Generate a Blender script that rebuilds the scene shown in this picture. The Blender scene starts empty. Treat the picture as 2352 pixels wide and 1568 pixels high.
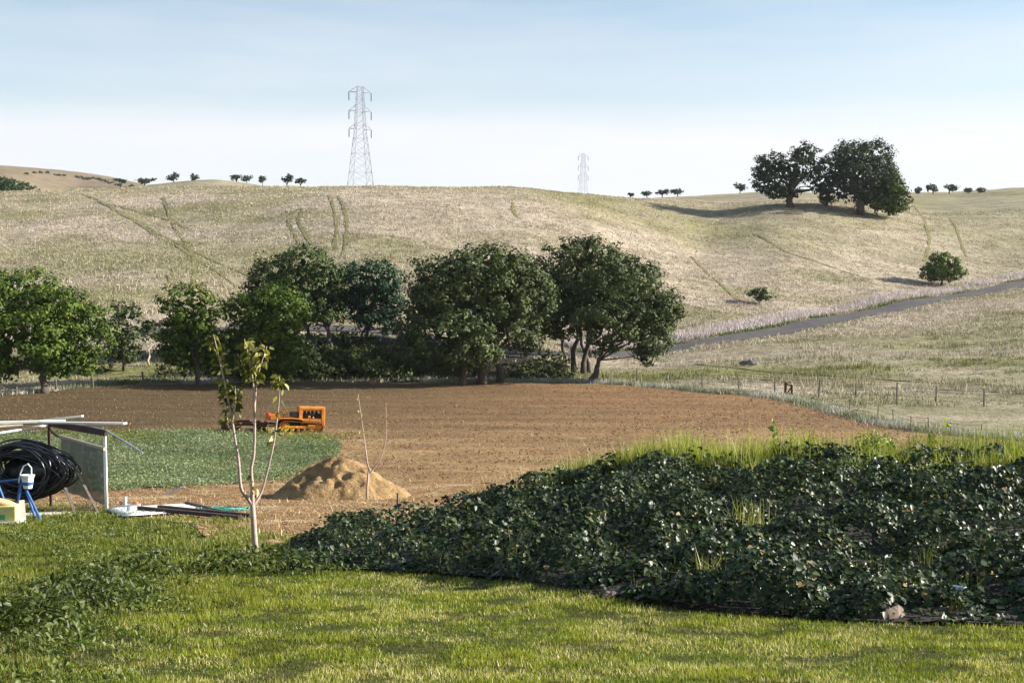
import bpy, math
import numpy as np
from mathutils import Vector, Matrix
from mathutils.geometry import delaunay_2d_cdt

rng = np.random.default_rng(11)
SC = bpy.context.scene
COL = SC.collection

# ------------------------------------------------------------------ camera
CAM_Z = 7.8
PITCH = math.atan(123 / 3266.7)
F, CU, CV = 3266.7, 1176.0, 784.0          # photograph measured on a 2352 x 1568 sheet
cam = bpy.data.cameras.new('camera')
cam.lens = 50; cam.sensor_width = 36; cam.sensor_fit = 'HORIZONTAL'
cam.clip_start = 0.1; cam.clip_end = 15000
cam_o = bpy.data.objects.new('camera', cam); COL.objects.link(cam_o)
cam_o.location = (0, 0, CAM_Z); cam_o.rotation_euler = (math.pi / 2 - PITCH, 0, 0)
SC.camera = cam_o

# ------------------------------------------------------------------ sun and sky
SUN_EL, SUN_AZ = math.radians(23), math.radians(84)     # azimuth clockwise from +Y
sun_dir = Vector((math.sin(SUN_AZ) * math.cos(SUN_EL), math.cos(SUN_AZ) * math.cos(SUN_EL), math.sin(SUN_EL)))
sl = bpy.data.lights.new('sun', 'SUN'); sl.energy = 5.0; sl.angle = math.radians(0.5); sl.color = (1.0, 0.95, 0.875)
so = bpy.data.objects.new('sun', sl); COL.objects.link(so)
so.location = (60, -40, 80); so.rotation_euler = sun_dir.to_track_quat('Z', 'Y').to_euler()

world = bpy.data.worlds.new('World'); SC.world = world; world.use_nodes = True
wn = world.node_tree; wn.nodes.clear()
def wnode(t, **k):
    n = wn.nodes.new(t)
    for a, b in k.items(): setattr(n, a, b)
    return n
sky = wnode('ShaderNodeTexSky', sky_type='NISHITA', sun_disc=False, sun_elevation=SUN_EL, sun_rotation=SUN_AZ,
            altitude=100, air_density=1.0, dust_density=0.6, ozone_density=1.0)
# thin high cloud veil: white towards the horizon, streaky higher up
tc = wnode('ShaderNodeTexCoord')
sep = wnode('ShaderNodeSeparateXYZ'); wn.links.new(tc.outputs['Generated'], sep.inputs[0])
ramp = wnode('ShaderNodeValToRGB'); wn.links.new(sep.outputs['Z'], ramp.inputs[0])
ramp.color_ramp.interpolation = 'EASE'
for i, (p, c) in enumerate([(0.0, 0.62), (0.06, 0.78), (0.10, 0.90), (0.135, 0.36), (0.22, 0.05)]):
    e = ramp.color_ramp.elements[i] if i < 2 else ramp.color_ramp.elements.new(p)
    e.position = p; e.color = (c, c, c, 1)
mp = wnode('ShaderNodeMapping'); mp.inputs['Scale'].default_value = (1.6, 1.6, 10)
wn.links.new(tc.outputs['Generated'], mp.inputs[0])
nz = wnode('ShaderNodeTexNoise'); nz.inputs['Scale'].default_value = 2.6; nz.inputs['Detail'].default_value = 7
nz.inputs['Roughness'].default_value = 0.55
wn.links.new(mp.outputs[0], nz.inputs['Vector'])
mr = wnode('ShaderNodeMapRange'); wn.links.new(nz.outputs['Fac'], mr.inputs['Value'])
mr.inputs['From Min'].default_value = 0.36; mr.inputs['From Max'].default_value = 0.64
mr.inputs['To Min'].default_value = -0.11; mr.inputs['To Max'].default_value = 0.13
add = wnode('ShaderNodeMath', operation='ADD', use_clamp=True)
wn.links.new(ramp.outputs[0], add.inputs[0]); wn.links.new(mr.outputs[0], add.inputs[1])
mix = wnode('ShaderNodeMix', data_type='RGBA')
wn.links.new(add.outputs[0], mix.inputs['Factor']); wn.links.new(sky.outputs[0], mix.inputs['A'])
mix.inputs['B'].default_value = (5.5, 5.55, 5.8, 1)
bg = wnode('ShaderNodeBackground'); bg.inputs['Strength'].default_value = 0.07
wn.links.new(mix.outputs['Result'], bg.inputs['Color'])
wo = wnode('ShaderNodeOutputWorld'); wn.links.new(bg.outputs[0], wo.inputs[0])
SC.view_settings.view_transform = 'Standard'; SC.view_settings.look = 'None'
SC.view_settings.gamma = 1.0; SC.view_settings.exposure = 1.32
SC.cycles.max_bounces = 5; SC.cycles.diffuse_bounces = 2; SC.cycles.transparent_max_bounces = 8

# ------------------------------------------------------------------ numeric helpers
def _hash(ix, iy, s):
    h = (ix.astype(np.int64) * 374761393 + iy.astype(np.int64) * 668265263 + s * 974711) & 0x7fffffff
    h = ((h ^ (h >> 13)) * 1274126177) & 0x7fffffff
    return ((h ^ (h >> 16)) & 0xffff) / 65535.0
def vnoise(x, y, s=0):
    x = np.asarray(x, float); y = np.asarray(y, float)
    ix, iy = np.floor(x), np.floor(y); fx, fy = x - ix, y - iy
    fx = fx * fx * (3 - 2 * fx); fy = fy * fy * (3 - 2 * fy)
    a, b = _hash(ix, iy, s), _hash(ix + 1, iy, s); c, d = _hash(ix, iy + 1, s), _hash(ix + 1, iy + 1, s)
    return (a * (1 - fx) + b * fx) * (1 - fy) + (c * (1 - fx) + d * fx) * fy
def fbm(x, y, s=0, o=3):
    t = 0; a = 0.5; n = 0
    for i in range(o):
        t = t + a * vnoise(x, y, s + i); n += a; x = np.asarray(x) * 2.03 + 3.1; y = np.asarray(y) * 2.03 + 1.7; a *= 0.5
    return t / n
def pchip(xk, yk, x):
    xk = np.asarray(xk, float); yk = np.asarray(yk, float); x = np.clip(x, xk[0], xk[-1])
    h = np.diff(xk); dl = np.diff(yk, axis=0) / (h if yk.ndim == 1 else h[:, None])
    m = np.zeros_like(yk); m[0] = dl[0]; m[-1] = dl[-1]
    w1 = (2 * h[1:] + h[:-1]); w2 = (h[1:] + 2 * h[:-1])
    if yk.ndim > 1: w1 = w1[:, None]; w2 = w2[:, None]
    same = dl[1:] * dl[:-1] > 0
    with np.errstate(divide='ignore', invalid='ignore'):
        hm = (w1 + w2) / (w1 / dl[:-1] + w2 / dl[1:])
    m[1:-1] = np.where(same, hm, 0)
    i = np.clip(np.searchsorted(xk, x) - 1, 0, len(h) - 1)
    t = (x - xk[i]) / h[i]; hh = h[i]
    if yk.ndim > 1: t = t[:, None]; hh = hh[:, None]
    return (yk[i] * (1 + 2 * t) * (1 - t) ** 2 + m[i] * hh * t * (1 - t) ** 2 + yk[i + 1] * t * t * (3 - 2 * t) + m[i + 1] * hh * t * t * (t - 1))

CP, SP = math.cos(PITCH), math.sin(PITCH)
def ray(u, v):
    xc = (u - CU) / F; yc = -(v - CV) / F
    y = CP + yc * SP
    return xc / y, (-SP + yc * CP) / y
def P(u, v, d):
    a, b = ray(u, v); return Vector((a * d, d, CAM_Z + b * d))
def px(d): return d / F                       # metres per sheet pixel at depth d

# ------------------------------------------------------------------ the lie of the land
near_l = [(-40, 8.2), (0, 6.17), (10, 5.0), (23, 3.48), (34, 2.2), (42, 1.25), (50, 0.42), (58, 0.06), (66, 0.0), (90, 0.0)]
near_r = [(-40, 8.2), (0, 6.17), (10, 5.0), (14, 4.55), (18, 4.42), (22, 4.42), (26, 4.36), (29, 3.9), (34, 2.6), (45, .65), (56, 0.05), (66, 0.0)]
near_m = [(-40, 8.2), (0, 6.17), (10, 5.0), (18, 4.08), (23, 3.75), (27, 3.4), (34, 2.3), (42, 1.25), (50, .42), (58, 0.06), (66, 0.0), (90, 0)]
near_mq = [(-40, 8.2), (0, 6.17), (10, 5.0), (14, 4.54), (18, 4.3), (22, 4.16), (26, 3.98), (29, 3.55), (34, 2.5), (45, .65), (56, 0.05), (66, 0.0)]
near_mr = [(-40, 8.2), (0, 6.17), (10, 5.0), (14, 4.53), (18, 4.2), (22, 3.98), (26, 3.72), (29, 3.35), (34, 2.4), (42, 1.2), (50, .4), (58, 0.05), (66, 0.0)]
near_m2 = [(-40, 8.2), (0, 6.17), (10, 5.0), (18, 4.06), (23, 3.6), (27, 3.15), (34, 2.25), (42, 1.25), (50, .42), (58, 0.06), (66, 0.0), (90, 0)]
cols = {
 -1500: near_l + [(101, 0), (115, .3), (125, 1.5), (140, 3.5), (200, 13.5), (260, 24), (300, 27.8), (340, 29.3), (420, 30), (600, 45), (1000, 90), (1600, 150), (6000, 90)],
 0:   near_l + [(101, 0), (115, .3), (125, 1.5), (140, 3.5), (200, 13.5), (260, 24.2), (300, 27.8), (340, 29.2), (420, 29), (520, 42), (650, 47), (900, 70), (1500, 130), (2500, 90), (6000, 60)],
 200: near_l + [(106, 0), (118, .4), (128, 1.6), (140, 3.4), (200, 13.5), (255, 24), (295, 28), (335, 29.2), (420, 28), (520, 38), (650, 52.5), (900, 62), (1500, 124), (2500, 80), (6000, 60)],
 320: near_l + [(108, 0), (118, .4), (128, 1.5), (140, 3.3), (200, 13.6), (255, 24.2), (290, 28), (330, 29.4), (420, 28), (520, 40), (650, 54), (760, 57), (1500, 112), (2500, 60), (6000, 60)],
 490: near_l + [(112, 0), (124, .4), (134, 1.5), (145, 3.4), (200, 13.8), (250, 24.2), (285, 28), (320, 29.4), (420, 28), (520, 42), (650, 56.2), (760, 58), (1500, 60), (6000, 60)],
 590: near_l + [(114, 0), (126, .5), (136, 1.8), (146, 3.2), (200, 13.9), (248, 24.3), (282, 28), (318, 29.5), (420, 27), (520, 40), (650, 54.2), (760, 55), (1500, 50), (6000, 60)],
 800: near_l + [(116, 0), (128, .5), (138, 1.8), (150, 3.5), (200, 14), (245, 24.4), (280, 27.7), (315, 29.2), (420, 26), (520, 34), (650, 43), (900, 42), (1500, 45), (6000, 60)],
 1000: near_m2 + [(116, 0), (128, .4), (140, 1.5), (152, 3), (200, 13.5), (245, 24), (280, 27.5), (315, 29), (450, 26), (700, 40), (900, 45), (6000, 60)],
 1200: near_mr + [(116, 0), (130, .3), (145, 1.1), (158, 2.8), (200, 12.5), (245, 23), (285, 27.3), (320, 28.6), (450, 30), (700, 44), (900, 47), (6000, 60)],
 1340: near_mq + [(116, 0), (130, .3), (147, 1.0), (162, 2.6), (200, 10.8), (245, 21), (290, 26.5), (325, 27.8), (450, 32), (700, 45), (900, 46), (6000, 60)],
 1500: near_r + [(114, 0), (130, .4), (150, .85), (165, 2.2), (200, 8.6), (240, 16.5), (270, 22.3), (302, 26.5), (335, 28.5), (450, 34.5), (620, 46.2), (750, 50), (6000, 60)],
 1640: near_r + [(106, 0), (125, .6), (152, 1.6), (170, 3.0), (200, 7.2), (240, 14.4), (270, 20.2), (300, 25.0), (340, 28), (450, 36), (620, 47.8), (750, 52), (6000, 70)],
 1780: near_r + [(98, 0), (110, .1), (125, .8), (150, 2.0), (167, 2.75), (190, 5), (220, 10.4), (250, 16.9), (265, 20.2), (280, 23.4), (295, 25.4), (308, 26.4), (380, 32.2), (500, 41), (620, 48.5), (750, 52), (6000, 70)],
 1970: near_r + [(85, 0), (104, 0), (120, .8), (150, 2.5), (180, 4.0), (197, 5.2), (220, 9.0), (250, 14.9), (265, 18.3), (280, 21.9), (293, 24.5), (306, 25.8), (380, 31.5), (500, 40.6), (620, 48.3), (750, 52), (6000, 70)],
 2165: near_r + [(75, 0), (100, 0), (130, 1.5), (160, 3.2), (190, 5.2), (206, 6.4), (225, 8.3), (250, 12.9), (280, 19), (300, 22.3), (320, 24.6), (400, 32), (520, 42), (620, 49.2), (700, 53), (6000, 70)],
 2352: near_r + [(75, 0), (98, 0), (130, 1.8), (160, 3.6), (190, 5.7), (215, 7.6), (235, 9.2), (260, 13.6), (290, 20), (320, 25), (400, 33), (520, 44), (620, 51), (700, 55), (6000, 70)],
 3600: near_r + [(75, 0), (98, 0.2), (130, 2.2), (160, 4.6), (190, 7), (230, 10.5), (260, 15), (290, 21), (320, 26), (400, 35), (520, 47), (620, 54), (700, 58), (6000, 80)],
}
us = sorted(cols)
S0, S1, NS = math.log(4.0), math.log(6050.0), 1300
sg = np.linspace(S0, S1, NS); dg = np.exp(sg) - 45
dg[0] = -41
prof = np.array([pchip(*zip(*cols[u]), dg) for u in us])
TK = np.array([(u - CU) / F for u in us])
tg = np.linspace(TK[0], TK[-1], 700)
ZT = pchip(TK, prof, tg)
def terr(x, y):
    x = np.asarray(x, float); y = np.asarray(y, float)
    t = np.clip(x / np.maximum(y, 8), tg[0], tg[-1] - 1e-6)
    s = np.clip(np.log(np.clip(y + 45, 4.001, 6049)), S0, S1 - 1e-6)
    ft = (t - tg[0]) / (tg[1] - tg[0]); fs = (s - S0) / (sg[1] - sg[0])
    i = np.clip(ft.astype(int), 0, 698); j = np.clip(fs.astype(int), 0, NS - 2); a = ft - i; b = fs - j
    z = (ZT[i, j] * (1 - b) + ZT[i, j + 1] * b) * (1 - a) + (ZT[i + 1, j] * (1 - b) + ZT[i + 1, j + 1] * b) * a
    w = np.clip((y - 140) / 60, 0, 1)
    z = z + w * ((fbm(x / 22, y / 22, 5, 3) - .5) * 1.3 + (fbm(x / 4.5, y / 4.5, 15, 2) - .5) * .28)
    w2 = np.clip((y - 95) / 15, 0, 1) * (1 - w)
    z = z + w2 * (fbm(x / 6, y / 6, 25, 3) - .5) * .35
    w3 = np.clip((40 - y) / 8, 0, 1)
    z = z + w3 * (fbm(x / 2.2, y / 2.2, 35, 3) - .5) * .07
    return z
def tz(x, y): return float(terr(np.array([x]), np.array([y]))[0])
def hit(u, v, dmin=8, dmax=2600):
    a, b = ray(u, v); d = np.exp(np.linspace(math.log(dmin), math.log(dmax), 4000))
    f = CAM_Z + b * d - terr(a * d, d)
    k = np.argmax(f < 0)
    if f[k] >= 0: k = len(d) - 1
    if k > 0 and f[k] < 0:
        d0, d1 = d[k - 1], d[k]; w = f[k - 1] / (f[k - 1] - f[k] + 1e-9); dd = d0 + (d1 - d0) * w
    else: dd = d[k]
    return Vector((a * dd, dd, tz(a * dd, dd)))
def G(u, d):                                   # ground point in a given direction at a given depth
    x = (u - CU) / F * d; return Vector((x, d, tz(x, d)))

# ------------------------------------------------------------------ object helpers
def tag(o, label=None, cat=None, group=None, kind=None):
    if label: o['label'] = label
    if cat: o['category'] = cat
    if group: o['group'] = group
    if kind: o['kind'] = kind
    return o
def empty(name, loc=(0, 0, 0), rz=0.0):
    o = bpy.data.objects.new(name, None); COL.objects.link(o); o.location = loc; o.rotation_euler = (0, 0, rz)
    o.empty_display_size = 0.3
    return o
def put(name, me, parent=None, mat=None):
    if mat is not None and not me.materials: me.materials.append(mat)
    o = bpy.data.objects.new(name, me); COL.objects.link(o)
    if parent is not None:
        o.parent = parent
    return o
def mesh_np(name, V, Fc, mat=None, colr=None, smooth=False, origin=None, parent=None, link=True):
    V = np.asarray(V, float); Fc = np.asarray(Fc, int)
    if origin is not None: V = V - np.asarray(origin, float)
    n = Fc.shape[1]
    me = bpy.data.meshes.new(name)
    me.vertices.add(len(V)); me.vertices.foreach_set('co', V.astype(np.float32).ravel())
    me.loops.add(Fc.size); me.loops.foreach_set('vertex_index', Fc.astype(np.int32).ravel())
    me.polygons.add(len(Fc)); me.polygons.foreach_set('loop_start', np.arange(0, Fc.size, n, dtype=np.int32))
    me.update(calc_edges=True)
    if colr is not None:
        c = np.ones((len(V), 4), np.float32); c[:, :3] = colr
        at = me.color_attributes.new('Col', 'FLOAT_COLOR', 'POINT'); at.data.foreach_set('color', c.ravel())
    if smooth: me.polygons.foreach_set('use_smooth', np.ones(len(Fc), bool))
    if mat: me.materials.append(mat)
    if not link: return me
    o = put(name, me, parent)
    if origin is not None and parent is None: o.location = origin
    return o
class MB:
    """collects shapes in one mesh"""
    def __init__(s): s.v = []; s.f = []
    def add(s, V, Fs):
        b = len(s.v); s.v += [tuple(p) for p in V]; s.f += [tuple(i + b for i in f) for f in Fs]; return s
    def box(s, x0, x1, y0, y1, z0, z1, bev=0.0, m=None):
        if bev:
            b = bev; V = []; ring = []
            for z, k in ((z0, 1), (z0 + b, 0), (z1 - b, 0), (z1, 1)):
                o = b * k; c = b * (1 + k) * .8
                V += [(x0 + c, y0 + o, z), (x1 - c, y0 + o, z), (x1 - o, y0 + c, z), (x1 - o, y1 - c, z), (x1 - c, y1 - o, z), (x0 + c, y1 - o, z), (x0 + o, y1 - c, z), (x0 + o, y0 + c, z)]
            Fs = [tuple(range(7, -1, -1)), tuple(range(24, 32))]
            for r in range(3):
                for i in range(8): j = (i + 1) % 8; Fs.append((r * 8 + i, r * 8 + j, r * 8 + 8 + j, r * 8 + 8 + i))
        else:
            V = [(x0, y0, z0), (x1, y0, z0), (x1, y1, z0), (x0, y1, z0), (x0, y0, z1), (x1, y0, z1), (x1, y1, z1), (x0, y1, z1)]
            Fs = [(3, 2, 1, 0), (4, 5, 6, 7), (0, 1, 5, 4), (1, 2, 6, 5), (2, 3, 7, 6), (3, 0, 4, 7)]
        if m is not None: V = [m @ Vector(p) for p in V]
        return s.add(V, Fs)
    def bar(s, a, b, w, h, up=(0, 0, 1)):
        a = Vector(a); b = Vector(b); d = (b - a).normalized(); up = Vector(up)
        if abs(d.dot(up)) > .98: up = Vector((1, 0, 0))
        sx = d.cross(up).normalized() * w / 2; sz = sx.cross(d).normalized() * h / 2
        V = [a - sx - sz, a + sx - sz, a + sx + sz, a - sx + sz, b - sx - sz, b + sx - sz, b + sx + sz, b - sx + sz]
        return s.add(V, [(0, 1, 2, 3), (7, 6, 5, 4), (4, 5, 1, 0), (5, 6, 2, 1), (6, 7, 3, 2), (7, 4, 0, 3)])
    def tube(s, pts, rad, n=6, closed=False, jit=0.0):
        pts = [Vector(p) for p in pts]; k = len(pts)
        if not hasattr(rad, '__len__'): rad = [rad] * k
        V = []; Fs = []; ref = Vector((0.13, 0.21, 0.97))
        for i, p in enumerate(pts):
            if closed: t = pts[(i + 1) % k] - pts[i - 1]
            else: t = pts[min(i + 1, k - 1)] - pts[max(i - 1, 0)]
            t = t.normalized() if t.length > 1e-9 else Vector((0, 0, 1))
            a = t.cross(ref)
            if a.length < .05: a = t.cross(Vector((1, 0, 0)))
            a.normalize(); b = t.cross(a)
            for j in range(n):
                an = 2 * math.pi * j / n; r = rad[i] * (1 + (rng.random() - .5) * jit)
                V.append(p + (a * math.cos(an) + b * math.sin(an)) * r)
        for i in range(k if closed else k - 1):
            q = (i + 1) % k
            for j in range(n): Fs.append((i * n + j, i * n + (j + 1) % n, q * n + (j + 1) % n, q * n + j))
        if not closed: Fs += [tuple(range(n - 1, -1, -1)), tuple(range((k - 1) * n, k * n))]
        return s.add(V, Fs)
    def lathe(s, prof, c=(0, 0, 0), axis='z', n=16):
        V = []; Fs = []
        for r, h in prof:
            for j in range(n):
                an = 2 * math.pi * j / n; a, b = r * math.cos(an), r * math.sin(an)
                V.append({'z': (c[0] + a, c[1] + b, c[2] + h), 'y': (c[0] + a, c[1] + h, c[2] + b), 'x': (c[0] + h, c[1] + a, c[2] + b)}[axis])
        k = len(prof)
        for i in range(k - 1):
            for j in range(n): Fs.append((i * n + j, i * n + (j + 1) % n, (i + 1) * n + (j + 1) % n, (i + 1) * n + j))
        Fs += [tuple(range(n - 1, -1, -1)), tuple(range((k - 1) * n, k * n))]
        return s.add(V, Fs)
    def build(s, name, mat, parent=None, smooth=False, origin=None, recalc=True):
        o0 = Vector(origin) if origin is not None else (Vector(parent.location) if parent is not None and parent.get('_w') else Vector((0, 0, 0)))
        me = bpy.data.meshes.new(name); me.from_pydata([tuple(Vector(p) - o0) for p in s.v], [], s.f); me.update()
        if recalc:
            import bmesh
            bm = bmesh.new(); bm.from_mesh(me); bmesh.ops.recalc_face_normals(bm, faces=bm.faces); bm.to_mesh(me); bm.free()
        if smooth: me.polygons.foreach_set('use_smooth', [True] * len(me.polygons))
        o = put(name, me, parent, mat)
        if parent is None: o.location = o0
        return o
def wempty(name, loc):                          # a thing whose parts are given in world coordinates
    o = empty(name, loc); o['_w'] = 1; return o
def part_np(name, V, Fc, mat, parent, colr=None, smooth=False):
    return mesh_np(name, V, Fc, mat, colr, smooth, origin=parent.location if parent.get('_w') else None, parent=parent)

# ------------------------------------------------------------------ materials
def newmat(name):
    m = bpy.data.materials.new(name); m.use_nodes = True
    nt = m.node_tree; b = nt.nodes['Principled BSDF']; return m, nt, b
def N(nt, t, **k):
    n = nt.nodes.new(t)
    for a, b in k.items(): setattr(n, a, b)
    return n
def plain(name, col, rough=.6, metal=0.0, var=.18, scale=6.0, bump=0.0, spec=.4, vscale=None):
    """solid colour broken up by grime-like noise"""
    m, nt, b = newmat(name)
    co = N(nt, 'ShaderNodeTexCoord'); n = N(nt, 'ShaderNodeTexNoise')
    n.inputs['Scale'].default_value = scale; n.inputs['Detail'].default_value = 6; n.inputs['Roughness'].default_value = .65
    if vscale:
        mpn = N(nt, 'ShaderNodeMapping'); mpn.inputs['Scale'].default_value = vscale
        nt.links.new(co.outputs['Object'], mpn.inputs[0]); nt.links.new(mpn.outputs[0], n.inputs['Vector'])
    else: nt.links.new(co.outputs['Object'], n.inputs['Vector'])
    r = N(nt, 'ShaderNodeValToRGB'); nt.links.new(n.outputs['Fac'], r.inputs[0])
    c = np.array(col[:3])
    r.color_ramp.elements[0].position = .3; r.color_ramp.elements[0].color = (*(c * (1 - var)), 1)
    r.color_ramp.elements[1].position = .72; r.color_ramp.elements[1].color = (*np.clip(c * (1 + var), 0, 1), 1)
    nt.links.new(r.outputs[0], b.inputs['Base Color'])
    b.inputs['Roughness'].default_value = rough; b.inputs['Metallic'].default_value = metal; b.inputs['Specular IOR Level'].default_value = spec
    if bump:
        bp = N(nt, 'ShaderNodeBump'); bp.inputs['Strength'].default_value = 1; bp.inputs['Distance'].default_value = bump
        nt.links.new(n.outputs['Fac'], bp.inputs['Height']); nt.links.new(bp.outputs[0], b.inputs['Normal'])
    return m
def foliage(name, rough=.55, spec=.3, trans=.2, tcol=(1.2, 1.3, .5)):
    m, nt, b = newmat(name)
    a = N(nt, 'ShaderNodeAttribute', attribute_name='Col'); nt.links.new(a.outputs['Color'], b.inputs['Base Color'])
    b.inputs['Roughness'].default_value = rough; b.inputs['Specular IOR Level'].default_value = spec
    if trans:
        tr = N(nt, 'ShaderNodeBsdfTranslucent'); mu = N(nt, 'ShaderNodeMix', data_type='RGBA', blend_type='MULTIPLY')
        mu.inputs['Factor'].default_value = 1; mu.inputs['B'].default_value = (*tcol, 1)
        nt.links.new(a.outputs['Color'], mu.inputs['A']); nt.links.new(mu.outputs['Result'], tr.inputs['Color'])
        ms = N(nt, 'ShaderNodeMixShader'); ms.inputs[0].default_value = trans
        nt.links.new(b.outputs[0], ms.inputs[1]); nt.links.new(tr.outputs[0], ms.inputs[2])
        nt.links.new(ms.outputs[0], nt.nodes['Material Output'].inputs['Surface'])
    return m
def ground_mat(name, layers, rough=.95, bumps=((1.5, .15),), spec=.15):
    """layers: (noise scale xyz, [(pos,colour)..] , mix factor spec) stacked; first is the base"""
    m, nt, b = newmat(name)
    geo = N(nt, 'ShaderNodeNewGeometry'); cur = None
    for k, (sc, stops, mask) in enumerate(layers):
        mpn = N(nt, 'ShaderNodeMapping'); mpn.inputs['Scale'].default_value = sc; mpn.inputs['Location'].default_value = (k * 13.1, k * 7.7, 0)
        nt.links.new(geo.outputs['Position'], mpn.inputs[0])
        n = N(nt, 'ShaderNodeTexNoise'); n.inputs['Scale'].default_value = 1; n.inputs['Detail'].default_value = 7; n.inputs['Roughness'].default_value = .62
        nt.links.new(mpn.outputs[0], n.inputs['Vector'])
        r = N(nt, 'ShaderNodeValToRGB'); nt.links.new(n.outputs['Fac'], r.inputs[0])
        while len(r.color_ramp.elements) < len(stops): r.color_ramp.elements.new(.5)
        for e, (p_, c_) in zip(r.color_ramp.elements, stops): e.position = p_; e.color = (*c_, 1)
        if cur is None: cur = r.outputs[0]; continue
        mx = N(nt, 'ShaderNodeMix', data_type='RGBA')
        if mask[0] == 'mul': mx.blend_type = 'MULTIPLY'; mx.inputs['Factor'].default_value = mask[1]
        elif mask[0] == 'noise':
            mpn2 = N(nt, 'ShaderNodeMapping'); mpn2.inputs['Scale'].default_value = mask[1]; mpn2.inputs['Location'].default_value = (k * 31.1, 4.2, 9)
            nt.links.new(geo.outputs['Position'], mpn2.inputs[0])
            n2 = N(nt, 'ShaderNodeTexNoise'); n2.inputs['Scale'].default_value = 1; n2.inputs['Detail'].default_value = 6; n2.inputs['Roughness'].default_value = .6
            nt.links.new(mpn2.outputs[0], n2.inputs['Vector'])
            r2 = N(nt, 'ShaderNodeMapRange'); r2.inputs['From Min'].default_value = mask[2]; r2.inputs['From Max'].default_value = mask[3]
            nt.links.new(n2.outputs['Fac'], r2.inputs['Value']); nt.links.new(r2.outputs[0], mx.inputs['Factor'])
        elif mask[0] == 'attr':
            at = N(nt, 'ShaderNodeAttribute', attribute_name=mask[1]); nt.links.new(at.outputs['Fac'], mx.inputs['Factor'])
        nt.links.new(cur, mx.inputs['A']); nt.links.new(r.outputs[0], mx.inputs['B']); cur = mx.outputs['Result']
    nt.links.new(cur, b.inputs['Base Color'])
    b.inputs['Roughness'].default_value = rough; b.inputs['Specular IOR Level'].default_value = spec
    last = None
    for sc, dist in bumps:
        n = N(nt, 'ShaderNodeTexNoise'); n.inputs['Scale'].default_value = sc; n.inputs['Detail'].default_value = 5; n.inputs['Roughness'].default_value = .65
        nt.links.new(geo.outputs['Position'], n.inputs['Vector'])
        bp = N(nt, 'ShaderNodeBump'); bp.inputs['Strength'].default_value = 1; bp.inputs['Distance'].default_value = dist
        nt.links.new(n.outputs['Fac'], bp.inputs['Height'])
        if last is not None: nt.links.new(last, bp.inputs['Normal'])
        last = bp.outputs[0]
    if last is not None: nt.links.new(last, b.inputs['Normal'])
    return m

M = {}
M['hill'] = ground_mat('dry_hill_grass', [
    ((.55, .55, .55), [(.28, (.27, .205, .135)), (.45, (.44, .36, .26)), (.62, (.54, .455, .35)), (.8, (.61, .53, .43))], None),
    ((.7, .7, .7), [(.3, (.16, .145, .045)), (.55, (.31, .28, .11)), (.75, (.43, .38, .19))], ('noise', (.022, .022, .022), .50, .72)),
    ((.9, .9, .9), [(.3, (.13, .14, .035)), (.7, (.28, .27, .095))], ('attr', 'green')),
    ((.02, .02, .02), [(.3, (.20, .145, .085)), (.7, (.34, .26, .16))], ('attr', 'brown')),
    ((2.2, 2.2, 2.2), [(.35, (.55, .55, .55)), (.6, (1, 1, 1))], ('mul', .8)),
    ((.12, .12, .12), [(.35, (.66, .66, .62)), (.6, (1, 1, 1))], ('mul', 1)),
    ], bumps=((1.3, .3), (4.5, .12)))
M['field'] = ground_mat('ploughed_soil', [
    ((3.5, 3.5, 3.5), [(.3, (.15, .08, .033)), (.5, (.275, .155, .067)), (.72, (.42, .26, .128))], None),
    ((3, 3, 3), [(.3, (.085, .056, .024)), (.7, (.165, .112, .05))], ('attr', 'dark')),
    ((2.2, 2.2, 2.2), [(.3, (.27, .165, .07)), (.7, (.48, .325, .155))], ('attr', 'straw')),
    ((.08, .45, 1), [(.35, (.6, .6, .6)), (.62, (1, 1, 1))], ('mul', .9)),
    ((9, 9, 9), [(.36, (.45, .45, .45)), (.55, (1, 1, 1))], ('mul', .8)),
    ], bumps=((2.2, .10), (7, .06)))
M['dirt'] = ground_mat('bare_dirt', [
    ((3, 3, 3), [(.3, (.15, .08, .032)), (.5, (.26, .148, .062)), (.72, (.41, .27, .13))], None),
    ((6, 6, 6), [(.3, (.30, .20, .09)), (.7, (.60, .47, .27))], ('noise', (.5, .5, .5), .5, .66)),
    ((11, 11, 11), [(.36, (.45, .45, .45)), (.55, (1, 1, 1))], ('mul', .8)),
    ], bumps=((2.5, .08), (9, .05)))
M['lawn'] = ground_mat('lawn_turf', [
    ((4, 4, 4), [(.3, (.04, .045, .010)), (.55, (.085, .09, .018)), (.75, (.17, .155, .045))], None),
    ((10, 10, 10), [(.36, (.4, .4, .4)), (.6, (1, 1, 1))], ('mul', .8)),
    ], bumps=((14, .03),))
M['crop'] = ground_mat('crop_soil', [
    ((3, 3, 3), [(.3, (.07, .09, .04)), (.55, (.13, .16, .07)), (.75, (.22, .22, .11))], None)], bumps=((5, .08),))
M['bed'] = plain('bed_soil', (.022, .015, .010), .95, bump=.03, scale=8)
M['road'] = ground_mat('road_gravel', [
    ((1.2, 1.2, 1.2), [(.3, (.085, .073, .07)), (.55, (.115, .10, .095)), (.75, (.16, .14, .132))], None),
    ((.15, .15, .15), [(.35, (.8, .8, .8)), (.62, (1, 1, 1))], ('mul', 1)),
    ], bumps=((9, .02),))
M['track'] = ground_mat('pressed_grass', [
    ((1.2, 1.2, 1.2), [(.3, (.12, .11, .04)), (.55, (.19, .17, .07)), (.75, (.30, .26, .15))], None)], bumps=((3, .08),))
M['mound'] = ground_mat('loose_earth', [
    ((2.2, 2.2, 2.2), [(.28, (.155, .092, .038)), (.5, (.29, .185, .083)), (.72, (.41, .285, .14))], None),
    ((12, 12, 12), [(.36, (.55, .55, .55)), (.55, (1, 1, 1))], ('mul', .7)),
    ], bumps=((3, .10), (11, .04)))
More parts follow.
